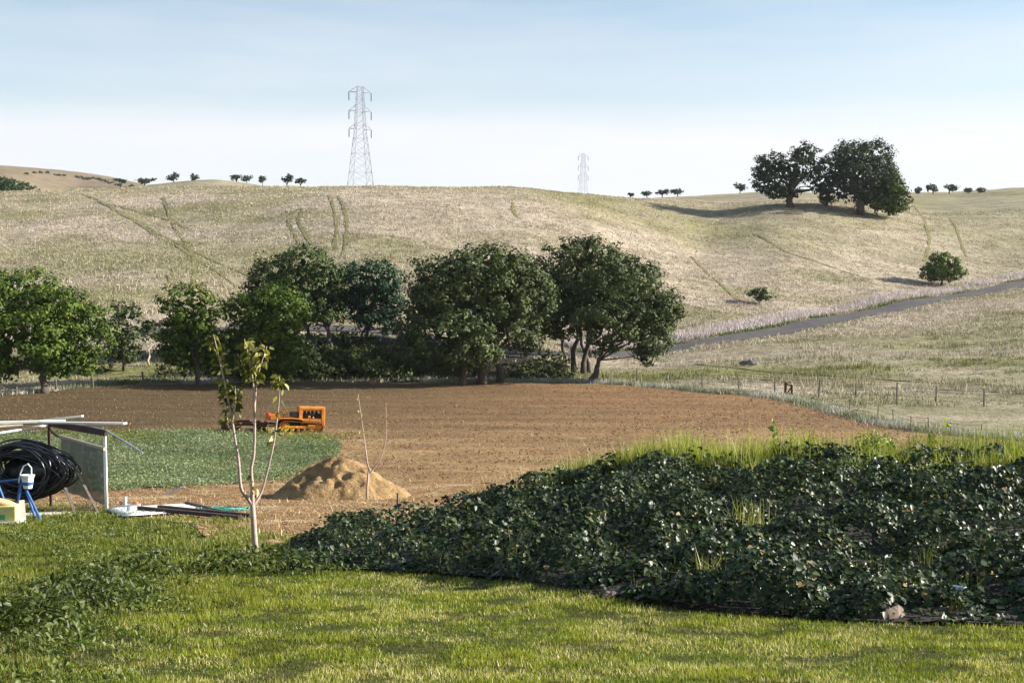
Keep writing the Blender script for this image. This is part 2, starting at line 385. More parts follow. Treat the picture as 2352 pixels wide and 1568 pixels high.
M['leaf_oak'] = foliage('oak_leaves', .6, .12, .1)
M['leaf_far'] = foliage('far_leaves', .7, .2, .1)
M['leaf_ivy'] = foliage('ivy_leaves', .42, .24, .12)
M['grass'] = foliage('grass_blades', .5, .3, .3)
M['drygrass'] = foliage('dry_grass_blades', .7, .15, .15, tcol=(1.0, 1.0, .92))
M['bark'] = plain('oak_bark', (.075, .058, .045), .9, var=.4, scale=5, bump=.04)
M['sapbark'] = plain('sapling_bark', (.40, .295, .235), .7, var=.3, scale=9, bump=.004)
M['steel'] = plain('galvanised_steel', (.32, .33, .40), .7, .0, var=.1, scale=2)
M['insul'] = plain('insulator_glaze', (.10, .12, .16), .5)
M['clod'] = plain('soil_clod', (.30, .17, .085), .95, var=.4, scale=1.5)
M['orange'] = plain('orange_paint', (.55, .19, .02), .65, var=.38, scale=4, bump=.004)
M['red'] = plain('faded_red_seat', (.62, .10, .035), .6, var=.2)
M['dark'] = plain('oily_iron', (.028, .021, .017), .55, .3, var=.4, scale=12)
M['rust'] = plain('rusty_iron', (.10, .048, .026), .85, .2, var=.4, scale=12, bump=.004)
M['shoe'] = plain('worn_track_steel', (.25, .115, .035), .6, .3, var=.4, scale=14)
M['whitewood'] = plain('white_painted_wood', (.80, .77, .66), .6, var=.1, scale=5, vscale=(.6, 8, 8))
M['beam'] = plain('dark_beam', (.055, .032, .026), .85, var=.4, scale=7)
M['palewood'] = plain('weathered_plank', (.42, .36, .29), .85, var=.25, scale=6, vscale=(1, 6, 6))
M['post'] = plain('grey_fence_post', (.14, .11, .085), .9, var=.35, scale=8)
M['wire'] = plain('fence_wire', (.25, .22, .2), .5, .7)
M['black'] = plain('black_plastic', (.014, .014, .017), .3, var=.3, scale=4, spec=.8)
M['blue'] = plain('blue_paint', (.035, .13, .36), .5, var=.25, scale=9)
M['white'] = plain('white_plastic', (.80, .80, .76), .45, var=.08)
M['pvc'] = plain('white_pipe', (.82, .80, .77), .4, var=.06)
M['greenhose'] = plain('green_hose', (.05, .24, .19), .35, var=.2)
M['sack'] = plain('paper_sack', (.55, .38, .20), .8, var=.12, bump=.01, scale=9)
M['yellow'] = plain('yellow_card', (.74, .64, .22), .6, var=.12)
M['greenbox'] = plain('green_print', (.10, .36, .20), .6, var=.12)
M['stone'] = plain('pale_stone', (.42, .39, .35), .9, var=.3, scale=6, bump=.03)
M['lightpipe'] = plain('light_blue_pipe', (.45, .60, .75), .4, var=.1)
M['valve'] = plain('orange_valve', (.65, .20, .05), .5)
M['twig'] = plain('brush_twigs', (.10, .075, .055), .9, var=.4)
def net_mat():
    m, nt, b = newmat('grey_netting'); b.inputs['Base Color'].default_value = (.15, .155, .16, 1); b.inputs['Roughness'].default_value = .8
    co = N(nt, 'ShaderNodeTexCoord'); n = N(nt, 'ShaderNodeTexNoise'); n.inputs['Scale'].default_value = 5; nt.links.new(co.outputs['Object'], n.inputs['Vector'])
    r = N(nt, 'ShaderNodeMapRange'); nt.links.new(n.outputs['Fac'], r.inputs['Value']); r.inputs['To Min'].default_value = .72; r.inputs['To Max'].default_value = .98
    tr = N(nt, 'ShaderNodeBsdfTransparent'); ms = N(nt, 'ShaderNodeMixShader')
    nt.links.new(r.outputs[0], ms.inputs[0]); nt.links.new(tr.outputs[0], ms.inputs[1]); nt.links.new(b.outputs[0], ms.inputs[2])
    nt.links.new(ms.outputs[0], nt.nodes['Material Output'].inputs['Surface']); return m
M['net'] = net_mat()

# ------------------------------------------------------------------ terrain sheet
tcol = np.concatenate([np.linspace(TK[0], -.42, 40), np.linspace(-.41, .41, 300), np.linspace(.42, TK[-1], 40)])
yrow = np.concatenate([np.linspace(-38, 7, 20), np.exp(np.linspace(math.log(8), math.log(350), 330)), np.exp(np.linspace(math.log(355), math.log(6000), 110))])
TT, YY = np.meshgrid(tcol, yrow); XX = TT * np.maximum(YY, 8) * np.where(YY < 60, 1 + (60 - YY) / 60 * .6 * np.abs(TT) / .8, 1)
ZZ = terr(XX, YY)
nr, nc = XX.shape
I = np.arange(nr * nc).reshape(nr, nc)
Q = np.stack([I[:-1, :-1], I[:-1, 1:], I[1:, 1:], I[1:, :-1]], -1).reshape(-1, 4)
terrain = mesh_np('grassy_hills', np.stack([XX, YY, ZZ], -1).reshape(-1, 3), Q, M['hill'], smooth=True)
tag(terrain, kind='structure')
def add_attr(o, name, vals):
    at = o.data.attributes.new(name, 'FLOAT', 'POINT'); at.data.foreach_set('value', np.asarray(vals, np.float32).ravel())
def gmask(x, y):
    """how green the wild grass is: valley floor and ridge tops stay greener"""
    g = np.clip((fbm(x / 16, y / 10, 61, 4) - .47) * 4, 0, 1) * .55
    g = np.maximum(g, np.clip((fbm(x / 40, y / 40, 71, 3) - .42) * 5, 0, 1) * np.clip((y - 215) / 40, 0, 1) * .34)
    g = np.maximum(g, np.clip(1 - np.abs(y - 122) / 14, 0, 1) * (.35 + .65 * np.clip((fbm(x / 6, y / 6, 81) - .3) * 4, 0, 1)))
    g = np.maximum(g, np.clip((x - 62) / 25, 0, 1) * np.clip((y - 235) / 40, 0, 1) * .38)
    g = np.maximum(g, ((y > 66) & (y < 104) & (x > 14)) * .5 * np.clip(fbm(x / 5, y / 5, 83, 2) * 2, .3, 1))
    return np.clip(g, 0, 1)
add_attr(terrain, 'green', gmask(XX, YY)); add_attr(terrain, 'brown', np.clip((YY - 700) / 200, 0, 1) * .85)

def cdt_sheet(name, poly, step, off, mat, rough_amp=0.0, kind='structure', fn=None, ystretch=1.0):
    poly = [(float(a), float(b)) for a, b in poly]
    dense = []
    for i, (a, b) in enumerate(poly):
        c, d = poly[(i + 1) % len(poly)]; L = math.hypot(c - a, d - b); k = max(1, int(L / (step * 1.2)))
        for j in range(k): dense.append((a + (c - a) * j / k, b + (d - b) * j / k))
    xs = [p[0] for p in poly]; ys = [p[1] for p in poly]
    gx = np.arange(min(xs), max(xs), step); gy = np.arange(min(ys), max(ys), step * ystretch)
    A, B = np.meshgrid(gx, gy); A = A.ravel() + (rng.random(A.size) - .5) * step * .5; B = B.ravel() + (rng.random(B.size) - .5) * step * .5 * ystretch
    ins = in_poly(A, B, dense); A, B = A[ins], B[ins]
    vs = [Vector(p) for p in dense] + [Vector((a, b)) for a, b in zip(A, B)]
    n = len(dense)
    out = delaunay_2d_cdt(vs, [(i, (i + 1) % n) for i in range(n)], [list(range(n))], 1, 1e-5)
    V2 = np.array([(p.x, p.y) for p in out[0]]); T = [f for f in out[2] if len(f) == 3]
    z = terr(V2[:, 0], V2[:, 1]) + off
    if rough_amp: z = z + rough_amp * (rng.random(len(z)) - .2)
    if fn is not None: z = z + fn(V2[:, 0], V2[:, 1])
    o = mesh_np(name, np.column_stack([V2, z]), np.array(T), mat, smooth=True)
    # face up
    me = o.data
    if me.polygons[0].normal.z < 0: me.flip_normals()
    tag(o, kind=kind); o['_n'] = 1; del o['_n']
    return o, V2
def in_poly(x, y, poly):
    x = np.asarray(x); y = np.asarray(y); c = np.zeros(x.shape, bool); n = len(poly)
    for i in range(n):
        x0, y0 = poly[i]; x1, y1 = poly[(i + 1) % n]
        if y0 == y1: continue
        k = ((y0 > y) != (y1 > y)) & (x < (x1 - x0) * (y - y0) / (y1 - y0) + x0)
        c ^= k
    return c
def xy(v): return (v.x, v.y)
def uvd(u, d): return ((u - CU) / F * d, d)

# ploughed field
far_edge = [(-500, 930), (-200, 920), (0, 912), (100, 901), (300, 885), (600, 879), (900, 881), (1150, 881), (1380, 884), (1550, 896), (1650, 906), (1750, 914), (1850, 931), (1950, 957), (2050, 983)]
field_far = [xy(hit(u, v, 60)) for u, v in far_edge] + [uvd(2200, 74), uvd(2500, 69), uvd(3000, 64)]
field_poly = field_far + [uvd(3000, 55), uvd(1250, 55), uvd(-500, 55)]
field, fv = cdt_sheet('ploughed_field', field_poly, .62, .05, M['field'], rough_amp=.07)
wob = (fbm(fv[:, 0] / 9, fv[:, 1] / 9, 91, 3) - .5) * 20
strawm = np.clip((86 + wob - fv[:, 1]) / 14, 0, 1) * (.25 + .75 * np.clip((fbm(fv[:, 0] / 2.5, fv[:, 1] / 1.2, 95, 3) - .38) * 4, 0, 1)) * np.clip((fv[:, 0] + 22) / 10, 0, 1)
darkm = np.clip((8 + wob * .8 - fv[:, 0]) / 28, 0, 1) * np.clip((fv[:, 1] - 66) / 12, 0, 1)
add_attr(field, 'straw', strawm); add_attr(field, 'dark', darkm)
# yard of bare dirt on the slope
dirt_near = [uvd(-500, 43), uvd(0, 42), uvd(230, 38)] + [xy(hit(u, v, 15)) for u, v in [(330, 1196), (440, 1210), (470, 1240), (560, 1262), (620, 1262), (690, 1235)]] + [uvd(900, 29.5), uvd(1250, 31)]
dirt_poly = [uvd(1250, 57), uvd(-500, 57)] + dirt_near
dirt, _ = cdt_sheet('bare_dirt_yard', dirt_poly, .45, .055, M['dirt'], rough_amp=.05)
# lawn
bed_front = [(640, 1308), (720, 1312), (850, 1316), (1000, 1322), (1200, 1338), (1350, 1368), (1500, 1395), (1700, 1414), (1900, 1430), (2352, 1446), (2900, 1476)]
bf = [xy(hit(u, v, 8)) for u, v in bed_front] + [uvd(3900, 11.6)]
lawn_poly = [(-26, -14), (24, -14), (24, 6)] + bf[::-1] + dirt_near[::-1][3:]
lawn_poly = [(-26, -14), (24, -14), (24, 6)] + bf[::-1] + [dirt_near[i] for i in range(8, -1, -1)] + [(-34, 20)]
lawn, _ = cdt_sheet('lawn', lawn_poly, .3, .014, M['lawn'])
# planting bed soil
bed_poly = bf + [uvd(3900, 25), uvd(2900, 25.5), uvd(2352, 26), uvd(1800, 27), uvd(1250, 28.5), uvd(1000, 28), uvd(760, 26.5), uvd(660, 24.5)]
# crop patch
crop_uv = [(-300, 1000), (250, 996), (420, 994), (600, 1001), (740, 1004), (785, 1020), (778, 1045), (700, 1080), (640, 1103), (520, 1112), (400, 1122), (250, 1130), (-300, 1150)]
crop_poly = [xy(hit(u, v, 38)) for u, v in crop_uv]
crop, _ = cdt_sheet('crop_ground', crop_poly, .6, .085, M['crop'], rough_amp=.05)

# dark ground sheet: shade of the field-edge trees put into its colour
M['painted_shade'] = ground_mat('tree_shade_ground', [((1.2, 1.2, 1.2), [(.3, (.010, .008, .006)), (.55, (.025, .018, .012)), (.75, (.06, .045, .026))], None)], bumps=((3, .1),))
shade_poly = [uvd(420, 119), uvd(500, 117.5), uvd(560, 117), uvd(960, 117.2), uvd(1180, 118.5), uvd(1290, 124), uvd(1310, 134), uvd(1230, 141), uvd(1000, 146), uvd(820, 145.5), uvd(560, 142), uvd(420, 134)]
cdt_sheet('shade_sheet', shade_poly, .8, .06, M['painted_shade'], rough_amp=.05)
# draped strips: road and wheel tracks
def smooth_path(pts, n=12):
    pts = [np.array(p) for p in pts]; out = []
    for i in range(len(pts) - 1):
        p0, p1, p2, p3 = pts[max(i - 1, 0)], pts[i], pts[i + 1], pts[min(i + 2, len(pts) - 1)]
        for k in range(n):
            t = k / n; out.append(.5 * ((2 * p1) + (-p0 + p2) * t + (2 * p0 - 5 * p1 + 4 * p2 - p3) * t * t + (-p0 + 3 * p1 - 3 * p2 + p3) * t ** 3))
    out.append(pts[-1]); return np.array(out)
def strip(name, path, width, off, mat, across=3, wob=0.0, crown=0.0, kind='structure'):
    d = np.gradient(path, axis=0); L = np.hypot(d[:, 0], d[:, 1]) + 1e-9; nx, ny = -d[:, 1] / L, d[:, 0] / L
    V = []
    w = width * (1 + wob * (rng.random(len(path)) - .5)) * (np.clip(.62 + (path[:, 0] - 2) / 30, .62, 1) if name == 'road' else 1)
    for k in range(across):
        q = k / (across - 1) * 2 - 1
        x = path[:, 0] + nx * w * .5 * q; y = path[:, 1] + ny * w * .5 * q
        V.append(np.stack([x, y, terr(x, y) + off + crown * (1 - q * q)], -1))
    V = np.stack(V, 1); n = len(path); I = np.arange(n * across).reshape(n, across)
    Q = np.stack([I[:-1, :-1], I[1:, :-1], I[1:, 1:], I[:-1, 1:]], -1).reshape(-1, 4)
    o = mesh_np(name, V.reshape(-1, 3), Q, mat, smooth=True)
    if o.data.polygons[0].normal.z < 0: o.data.flip_normals()
    return tag(o, kind=kind)
road_uv = [(300, 768), (600, 757), (800, 756), (930, 766), (1100, 796), (1250, 812), (1400, 817), (1530, 806), (1700, 776), (1900, 738), (2100, 697), (2300, 663), (2500, 634), (2800, 598)]
road_xy = smooth_path([xy(hit(u, v, 128)) for u, v in road_uv], 40)
strip('road', road_xy, 5.2, .10, M['road'], across=9, wob=.12, crown=.04)
trk = [[(185, 445), (250, 472), (330, 517), (420, 565), (500, 603), (575, 636)], [(225, 463), (330, 522), (410, 568), (470, 608), (550, 664)],
       [(375, 455), (398, 515), (428, 560), (448, 600), (446, 640), (440, 668)], [(425, 598), (395, 630), (385, 665)],
       [(694, 478), (670, 492), (664, 515), (680, 545), (692, 570)], [(697, 480), (685, 506), (700, 535), (718, 565)],
       [(756, 450), (769, 490), (773, 530), (765, 575)], [(774, 449), (793, 490), (797, 530), (787, 592)],
       [(1180, 455), (1179, 480), (1188, 500)], [(2098, 472), (2128, 520), (2135, 550), (2125, 600)],
       [(1590, 590), (1625, 628), (1665, 662), (1705, 697)], [(1730, 538), (1800, 575), (1900, 610), (2000, 642)],
       [(260, 470), (350, 495), (430, 525)], [(2180, 500), (2205, 550), (2220, 590)],
       [(1600, 838), (1750, 852), (1900, 862), (2290, 884)], [(1640, 868), (1800, 876), (2000, 890), (2300, 900)]]
for t in trk:
    strip('wheel_track', smooth_path([xy(hit(u, v, 100)) for u, v in t], 16), .5 if t[0][1] < 800 else .4, .06, M['track'], wob=1.2)

# ------------------------------------------------------------------ vegetation generators
def unit(n):
    v = rng.normal(size=(n, 3)); return v / np.linalg.norm(v, axis=1, keepdims=True)
def norm(v): return v / (np.linalg.norm(v, axis=1, keepdims=True) + 1e-9)
def lerp(a, b, t): return np.asarray(a) + (np.asarray(b) - np.asarray(a)) * t[:, None]
def blades(Pt, H, W, colr, lean=.35, five=True, tipc=1.25, bend=.5):
    n = len(Pt); az = rng.random(n) * 2 * math.pi; la = rng.random(n) * 2 * math.pi; ln = np.abs(rng.normal(size=n)) * lean
    side = np.stack([np.cos(az), np.sin(az), np.zeros(n)], -1) * (W / 2)[:, None]
    ld = np.stack([np.cos(la), np.sin(la), np.zeros(n)], -1)
    tip = Pt + (ld * (ln * H)[:, None]) + np.array([0, 0, 1]) * (H / np.sqrt(1 + ln ** 2))[:, None]
    if five:
        mid = Pt + ld * (ln * H * (1 - bend) * .5)[:, None] + np.array([0, 0, 1]) * (H * .58 / np.sqrt(1 + ln ** 2 * .3))[:, None]
        V = np.stack([Pt - side, Pt + side, mid + side * .75, mid - side * .75, tip], 1).reshape(-1, 3)
        b = np.arange(n)[:, None] * 5
        Fc = np.concatenate([b + [0, 1, 2], b + [0, 2, 3], b + [3, 2, 4]])
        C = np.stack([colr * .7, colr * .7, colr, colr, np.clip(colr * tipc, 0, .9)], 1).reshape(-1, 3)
    else:
        V = np.stack([Pt - side, Pt + side, tip], 1).reshape(-1, 3); b = np.arange(n)[:, None] * 3; Fc = b + [0, 1, 2]
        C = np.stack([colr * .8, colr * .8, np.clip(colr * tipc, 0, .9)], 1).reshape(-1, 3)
    return V, Fc, C
def scatter(poly, n, keep=None):
    xs = [p[0] for p in poly]; ys = [p[1] for p in poly]
    x = rng.uniform(min(xs), max(xs), n); y = rng.uniform(min(ys), max(ys), n)
    k = in_poly(x, y, poly)
    if keep is not None: k &= rng.random(n) < keep(x, y)
    return x[k], y[k]
def in_view(x, y, m=.05): return (np.abs(x) < (np.maximum(y, 0) * (.36 + m) + 1.2)) | ((m == .12) & (x > 0) & (x < np.maximum(y, 0) * .66))
def leaf_mesh(C, Nn, up, size, shape='ivy'):
    """folded leaves: 6 corners, two quads either side of the midrib"""
    n = len(C); T = norm(up - Nn * np.sum(up * Nn, 1, keepdims=True)); B = np.cross(Nn, T)
    if shape == 'ivy': sh = [(0, -.1, 0), (-.42, .0, .10), (-.38, .42, .08), (0, .95, -.05), (.38, .42, .08), (.42, .0, .10)]
    elif shape == 'weed': sh = [(0, 0, 0), (-.22, .25, .06), (-.2, .6, .05), (0, 1, -.08), (.2, .6, .05), (.22, .25, .06)]
    V = np.stack([C + (B * a + T * b + Nn * c) * size[:, None] for a, b, c in sh], 1).reshape(-1, 3)
    b = np.arange(n)[:, None] * 6
    return V, np.concatenate([b + [0, 1, 2, 3], b + [0, 3, 4, 5]])

# ---- trees
def leaf_cloud(lobes, leaf, dens, pal, clump=(.55, 1.05), up_bias=.35, floor=None, hollow=.7, droop=.8, inner=0.0):
    """lobes: (centre, radii). Leaves grouped in clumps over every lobe"""
    Vs, Cs = [], []
    for c, r in lobes:
        c = np.array(c); r = np.array(r); Rm = r.prod() ** (1 / 3)
        cr = np.clip(Rm * .3, clump[0], clump[1])
        k = max(8, int(dens * 6.3 * (Rm / cr) ** 2))
        dr = unit(k); rad = hollow + (1.05 - hollow) * rng.random(k) ** .7 + .24 * (rng.random(k) > .75) * rng.random(k)
        cc = c + dr * r * rad[:, None]
        crr = cr * rng.uniform(.5, 1.3, k)
        tint = rng.random(k)
        m = np.maximum(9, (26 * (crr / leaf) ** 2 * .22).astype(int))
        idx = np.repeat(np.arange(k), m); n = len(idx)
        ld = unit(n); ld[:, 2] = ld[:, 2] * .8 + .12
        pos = cc[idx] + ld * (crr[idx] * rng.random(n) ** .45)[:, None] * np.array([1, 1, droop])
        nn = norm(ld * 1.0 + dr[idx] * .5 + unit(n) * .5 + np.array([0, 0, up_bias]))
        tg_ = norm(unit(n) + 1e-3); T = norm(np.cross(nn, tg_)); B = np.cross(nn, T)
        s = leaf * rng.uniform(.55, 1.25, n)
        V = np.stack([pos - T * s[:, None] * .5, pos - B * s[:, None] * .34, pos + T * s[:, None] * .5, pos + B * s[:, None] * .34], 1)
        col = lerp(pal[0], pal[1], np.clip(tint[idx] * .7 + rng.random(n) * .45 - .1, 0, 1)) * rng.uniform(.8, 1.2, n)[:, None]
        if floor is not None:
            kp = pos[:, 2] > floor; V = V[kp]; col = col[kp]
        Vs.append(V.reshape(-1, 3)); Cs.append(np.repeat(col, 4, 0))
        if inner:                              # large dark filler leaves added to block light in the lobe's middle
            n = int(inner * 26); pos = c + unit(n) * r * (.68 * rng.random(n) ** .4)[:, None]; nn = unit(n); T = norm(np.cross(nn, unit(n))); B = np.cross(nn, T); s = Rm * rng.uniform(.2, .36, n)
            if floor is not None: kp = pos[:, 2] > floor + s * .4; pos, T, B, s = pos[kp], T[kp], B[kp], s[kp]; n = len(pos)
            V = np.stack([pos - T * s[:, None] * .6, pos - B * s[:, None] * .5, pos + T * s[:, None] * .6, pos + B * s[:, None] * .5], 1)
            Vs.append(V.reshape(-1, 3)); Cs.append(np.repeat(lerp(pal[0], pal[1], rng.random(n) * .4), 4, 0))
    V = np.concatenate(Vs); C = np.concatenate(Cs); n = len(V) // 4
    return V, (np.arange(n)[:, None] * 4 + [0, 1, 2, 3]), C
def crooked(a, b, k, amp):
    a = Vector(a); b = Vector(b); pts = []
    L = (b - a).length
    for i in range(k + 1):
        t = i / k; w = math.sin(math.pi * t) * amp * L
        pts.append(a.lerp(b, t) + Vector(((rng.random() - .5) * w, (rng.random() - .5) * w, (rng.random() - .5) * w * .5)))
    return pts
def tree(name, label, d, lobes, trunks, pal, leaf=.27, dens=1.0, group=None, cat='tree', bark='bark', clump=(.55, 1.05), mat='leaf_oak', depth=.9, hollow=.7, floor_gap=.15, trunk_r=.28, limb_n=6, inner=2.0, fat=1.0):
    """lobes in sheet units (u, v, ru, rv[, depth shift m]); trunks (u, depth, lean target lobe)"""
    k = px(d); L3 = []
    for q in lobes:
        u, v, ru, rv = q[:4]; ru *= fat; rv *= fat; dd = q[4] if len(q) > 4 else (rng.random() - .5) * ru * k * .7
        c = P(u, v, d + dd); s = (d + dd) / F
        L3.append(((c.x, c.y, c.z), (ru * s, max(ru, rv) * s * depth, rv * s)))
    tu, td = trunks[0][0], trunks[0][1]
    base = G(tu, td); base.z -= .12
    root = wempty(name, base); tag(root, label, cat, group)
    mb = MB()
    cen = [Vector(c) for c, r in L3]
    for ti, tr in enumerate(trunks):
        b = G(tr[0], tr[1]); b.z -= .25
        rr = tr[2] if len(tr) > 2 else trunk_r
        mine = cen if len(trunks) == 1 else [c for j, c in enumerate(cen) if j % len(trunks) == ti] or cen[:1]
        mid = sum(mine, Vector()) / len(mine)
        low = min(r[2] for c, r in L3)
        fork = b.lerp(mid, .45 if len(trunks) == 1 else .5); fork.x = b.x * .6 + fork.x * .4; fork.y = b.y * .7 + fork.y * .3
        pts = crooked(b, fork, 4, .16)
        mb.tube(pts, [rr * 1.35, rr * 1.02, rr * .9, rr * .82, rr * .75], 9, jit=.18)
        for c in mine:
            e = c + Vector((0, 0, .1))
            pl = crooked(fork, e, 4, .3); r0 = rr * .55
            mb.tube(pl, [r0, r0 * .8, r0 * .6, r0 * .4, r0 * .2], limb_n, jit=.2)
            for _ in range(3):
                j = int(rng.integers(1, 4)); st = pl[j]; o = Vector(unit(1)[0]); o.z = abs(o.z) * .5
                mb.tube(crooked(st, st + o * (e - fork).length * .5, 3, .3), [r0 * .35, r0 * .26, r0 * .16, r0 * .07], 4)
    mb.build('trunk', M[bark], root, smooth=True)
    V, Fc, C = leaf_cloud(L3, leaf, dens, pal, clump=clump, floor=base.z + .12 + floor_gap, hollow=hollow, inner=inner)
    part_np('crown', V, Fc, M[mat], root, colr=C)
    return root

LIVE = ((.026, .040, .012), (.105, .130, .046))        # grey-green live oak
BRIGHT = ((.026, .054, .007), (.115, .160, .020))      # fresh green
BLUEG = ((.018, .044, .022), (.065, .110, .055))
DARK = ((.014, .024, .010), (.050, .068, .026))
g_mid = 'oaks along the far edge of the ploughed field'
tree('oak_tree', 'broad bright green oak with a pale trunk, largest of the bright green trees', 106,
     [(40, 690, 105, 62), (130, 725, 85, 62), (195, 765, 62, 60), (60, 780, 110, 62), (-70, 730, 100, 85), (125, 828, 62, 38), (5, 845, 50, 26), (180, 830, 40, 28)], [(100, 104.5, .30)], BRIGHT, group=g_mid, dens=1.15, fat=1.1)
tree('oak_tree', 'small dull green tree in the gap right of the broad bright oak', 122,
     [(285, 728, 46, 34), (262, 772, 42, 34), (300, 775, 36, 30), (285, 810, 36, 24)], [(284, 122, .16)], LIVE, group=g_mid, dens=.8)
tree('oak_tree', 'thin open tree with a pale slender trunk in front of pale grass', 126,
     [(345, 745, 32, 22), (330, 765, 26, 14), (360, 770, 22, 14)], [(341, 124, .10)], LIVE, group=g_mid, dens=.45, bark='sapbark', hollow=.4)
tree('oak_tree', 'rounded bright green oak with foliage down to the grass, between two gaps', 113,
     [(440, 702, 62, 44), (420, 760, 46, 30), (425, 800, 52, 36), (470, 830, 34, 24), (450, 745, 48, 40), (480, 780, 34, 40), (400, 770, 30, 36)], [(455, 112, .22)], BRIGHT, group=g_mid, dens=1.15, fat=1.1)
tree('oak_tree', 'wide bright green oak in front of the tall dark oak, foliage hanging low', 115,
     [(565, 715, 52, 42), (630, 705, 72, 44), (672, 722, 38, 34), (590, 765, 62, 40), (640, 775, 50, 40), (600, 820, 48, 36), (540, 800, 36, 40), (660, 815, 44, 34), (590, 852, 60, 22), (500, 840, 30, 24)], [(600, 115, .28)], BRIGHT, group=g_mid, dens=1.15, fat=1.1)
tree('oak_tree', 'tall dark green oak with high lobed crown standing above its neighbours', 130,
     [(705, 605, 55, 38), (640, 632, 58, 42), (755, 640, 40, 44), (690, 670, 60, 44), (745, 700, 42, 34), (600, 660, 36, 28), (700, 725, 50, 30), (640, 690, 46, 36), (770, 720, 26, 26)], [(760, 130, .26), (720, 132, .2)], (BRIGHT[0], LIVE[1]), group=g_mid, dens=1.1, fat=1.12)
tree('oak_tree', 'blue-green open oak with dark limbs showing between foliage tufts', 132,
     [(850, 632, 62, 32), (885, 660, 36, 36), (805, 655, 38, 38), (850, 690, 52, 34), (860, 730, 44, 24), (805, 705, 32, 30), (895, 700, 28, 34), (900, 745, 26, 22)], [(842, 132, .2), (825, 134, .14)], BLUEG, group=g_mid, dens=1.1, fat=1.12)
tree('live_oak_tree', 'massive grey-green live oak with foliage sweeping down to the dark ground', 114,
     [(1120, 605, 105, 44, 0), (1010, 640, 78, 52, -1), (1100, 680, 135, 74, 1), (968, 715, 52, 64, 0), (1045, 770, 92, 62, -2), (1190, 650, 66, 66, 1), (1175, 745, 62, 60, 0), (985, 820, 42, 30, -2), (1100, 800, 50, 44, -2), (1215, 790, 30, 34, 0), (1240, 690, 40, 60, 2), (940, 780, 30, 50, 1), (1040, 835, 60, 26, 0)],
     [(1105, 114, .4), (1150, 116, .3), (1060, 113, .3)], LIVE, group='grey-green live oaks above the dark shade', dens=1.1)
tree('live_oak_tree', 'grey-green live oak with a raised dome and a cluster of dark leaning trunks', 126,
     [(1335, 578, 76, 38, 0), (1380, 630, 120, 52, 1), (1290, 680, 62, 62, 0), (1300, 740, 58, 42, 1), (1390, 700, 90, 50, 0), (1450, 640, 66, 46, 1), (1245, 640, 40, 50, 0), (1255, 745, 40, 36, 2)],
     [(1318, 128, .24), (1340, 127, .24), (1352, 128, .18), (1296, 136, .2)], LIVE, group='grey-green live oaks above the dark shade', dens=1.1)
tree('live_oak_tree', 'low spreading live oak with twin sunlit trunks at the field edge', 118,
     [(1470, 690, 78, 52, 0), (1510, 720, 54, 50, 0), (1410, 740, 92, 46, -1), (1490, 770, 60, 44, 0), (1390, 790, 36, 26, -1), (1480, 815, 32, 24, 0), (1540, 700, 32, 36, 1)],
     [(1366, 117, .2), (1348, 117, .16)], LIVE, group='grey-green live oaks above the dark shade', dens=1.1)
tree('live_oak_tree', 'live oak added half hidden behind the massive one to cast shade', 137,  # added tree behind the front crowns, casts shade towards the road
     [(1130, 660, 80, 50, 0), (1070, 700, 70, 50, -3), (1180, 710, 70, 44, 3), (1030, 660, 60, 40, 2), (1110, 740, 70, 40, 4)], [(1125, 137, .3)], LIVE, group='grey-green live oaks above the dark shade', dens=.7, depth=1.2)
tree('live_oak_tree', 'live oak added half hidden behind the cluster of leaning trunks to cast shade', 143,  # second added tree, placed for the shade it throws to the left
     [(1350, 640, 80, 44, 0), (1290, 690, 60, 44, -2), (1420, 690, 70, 44, 2), (1360, 720, 60, 34, 4)], [(1352, 143, .3)], LIVE, group='grey-green live oaks above the dark shade', dens=.7, depth=1.2)
tree('live_oak_tree', 'live oak added deepest behind the massive one to shade the ground by the road', 144,  # third added tree, shades the strip left bright before the road
     [(1080, 650, 70, 40, 0), (1020, 690, 60, 44, 1), (1130, 700, 60, 44, -1), (1080, 720, 70, 40, 2)], [(1080, 143.5, .28)], LIVE, group='grey-green live oaks above the dark shade', dens=.7, depth=1.2)
g_hill = 'big dark oaks on the hillside'
tree('hilltop_oak_tree', 'big dark oak on the hill with three open lobes and a thick straight trunk', 282,
     [(1772, 378, 38, 27), (1845, 352, 33, 25), (1758, 420, 32, 24), (1828, 395, 42, 30), (1882, 383, 24, 24), (1800, 440, 36, 18), (1885, 425, 22, 20), (1750, 395, 20, 20)], [(1812, 281, .75)], DARK, leaf=.5, group=g_hill, clump=(.8, 1.5), dens=.9, hollow=.6, depth=1.7, inner=1.2)
tree('hilltop_oak_tree', 'biggest dark oak on the hill with a tall domed crown and thick trunk', 284,
     [(1955, 352, 42, 28), (2008, 360, 40, 34), (1930, 388, 28, 34), (1980, 400, 56, 40), (2030, 400, 26, 36), (1935, 430, 28, 26), (2000, 445, 46, 30), (2038, 440, 26, 26)], [(1972, 280, .85)], DARK, leaf=.5, group=g_hill, clump=(.8, 1.5), dens=1.0, depth=1.7, inner=1.2)
tree('hilltop_oak_tree', 'low greener oak leaning out on the sunny end of the dark hill oaks', 280,
     [(2055, 430, 28, 30), (2068, 458, 24, 24), (2040, 455, 28, 26), (2050, 405, 16, 18), (2055, 478, 26, 14), (2025, 470, 24, 18)], [(2040, 285, .35)], (DARK[0], BRIGHT[1]), leaf=.5, group=g_hill, clump=(.7, 1.3), floor_gap=-.6, depth=1.3)
tree('hilltop_oak_tree', 'narrow drooping oak between the two big dark hill oaks', 288,
     [(1895, 440, 20, 26), (1912, 420, 18, 28), (1900, 460, 18, 14)], [(1895, 286, .35)], DARK, leaf=.5, group=g_hill, clump=(.7, 1.3), dens=.8)
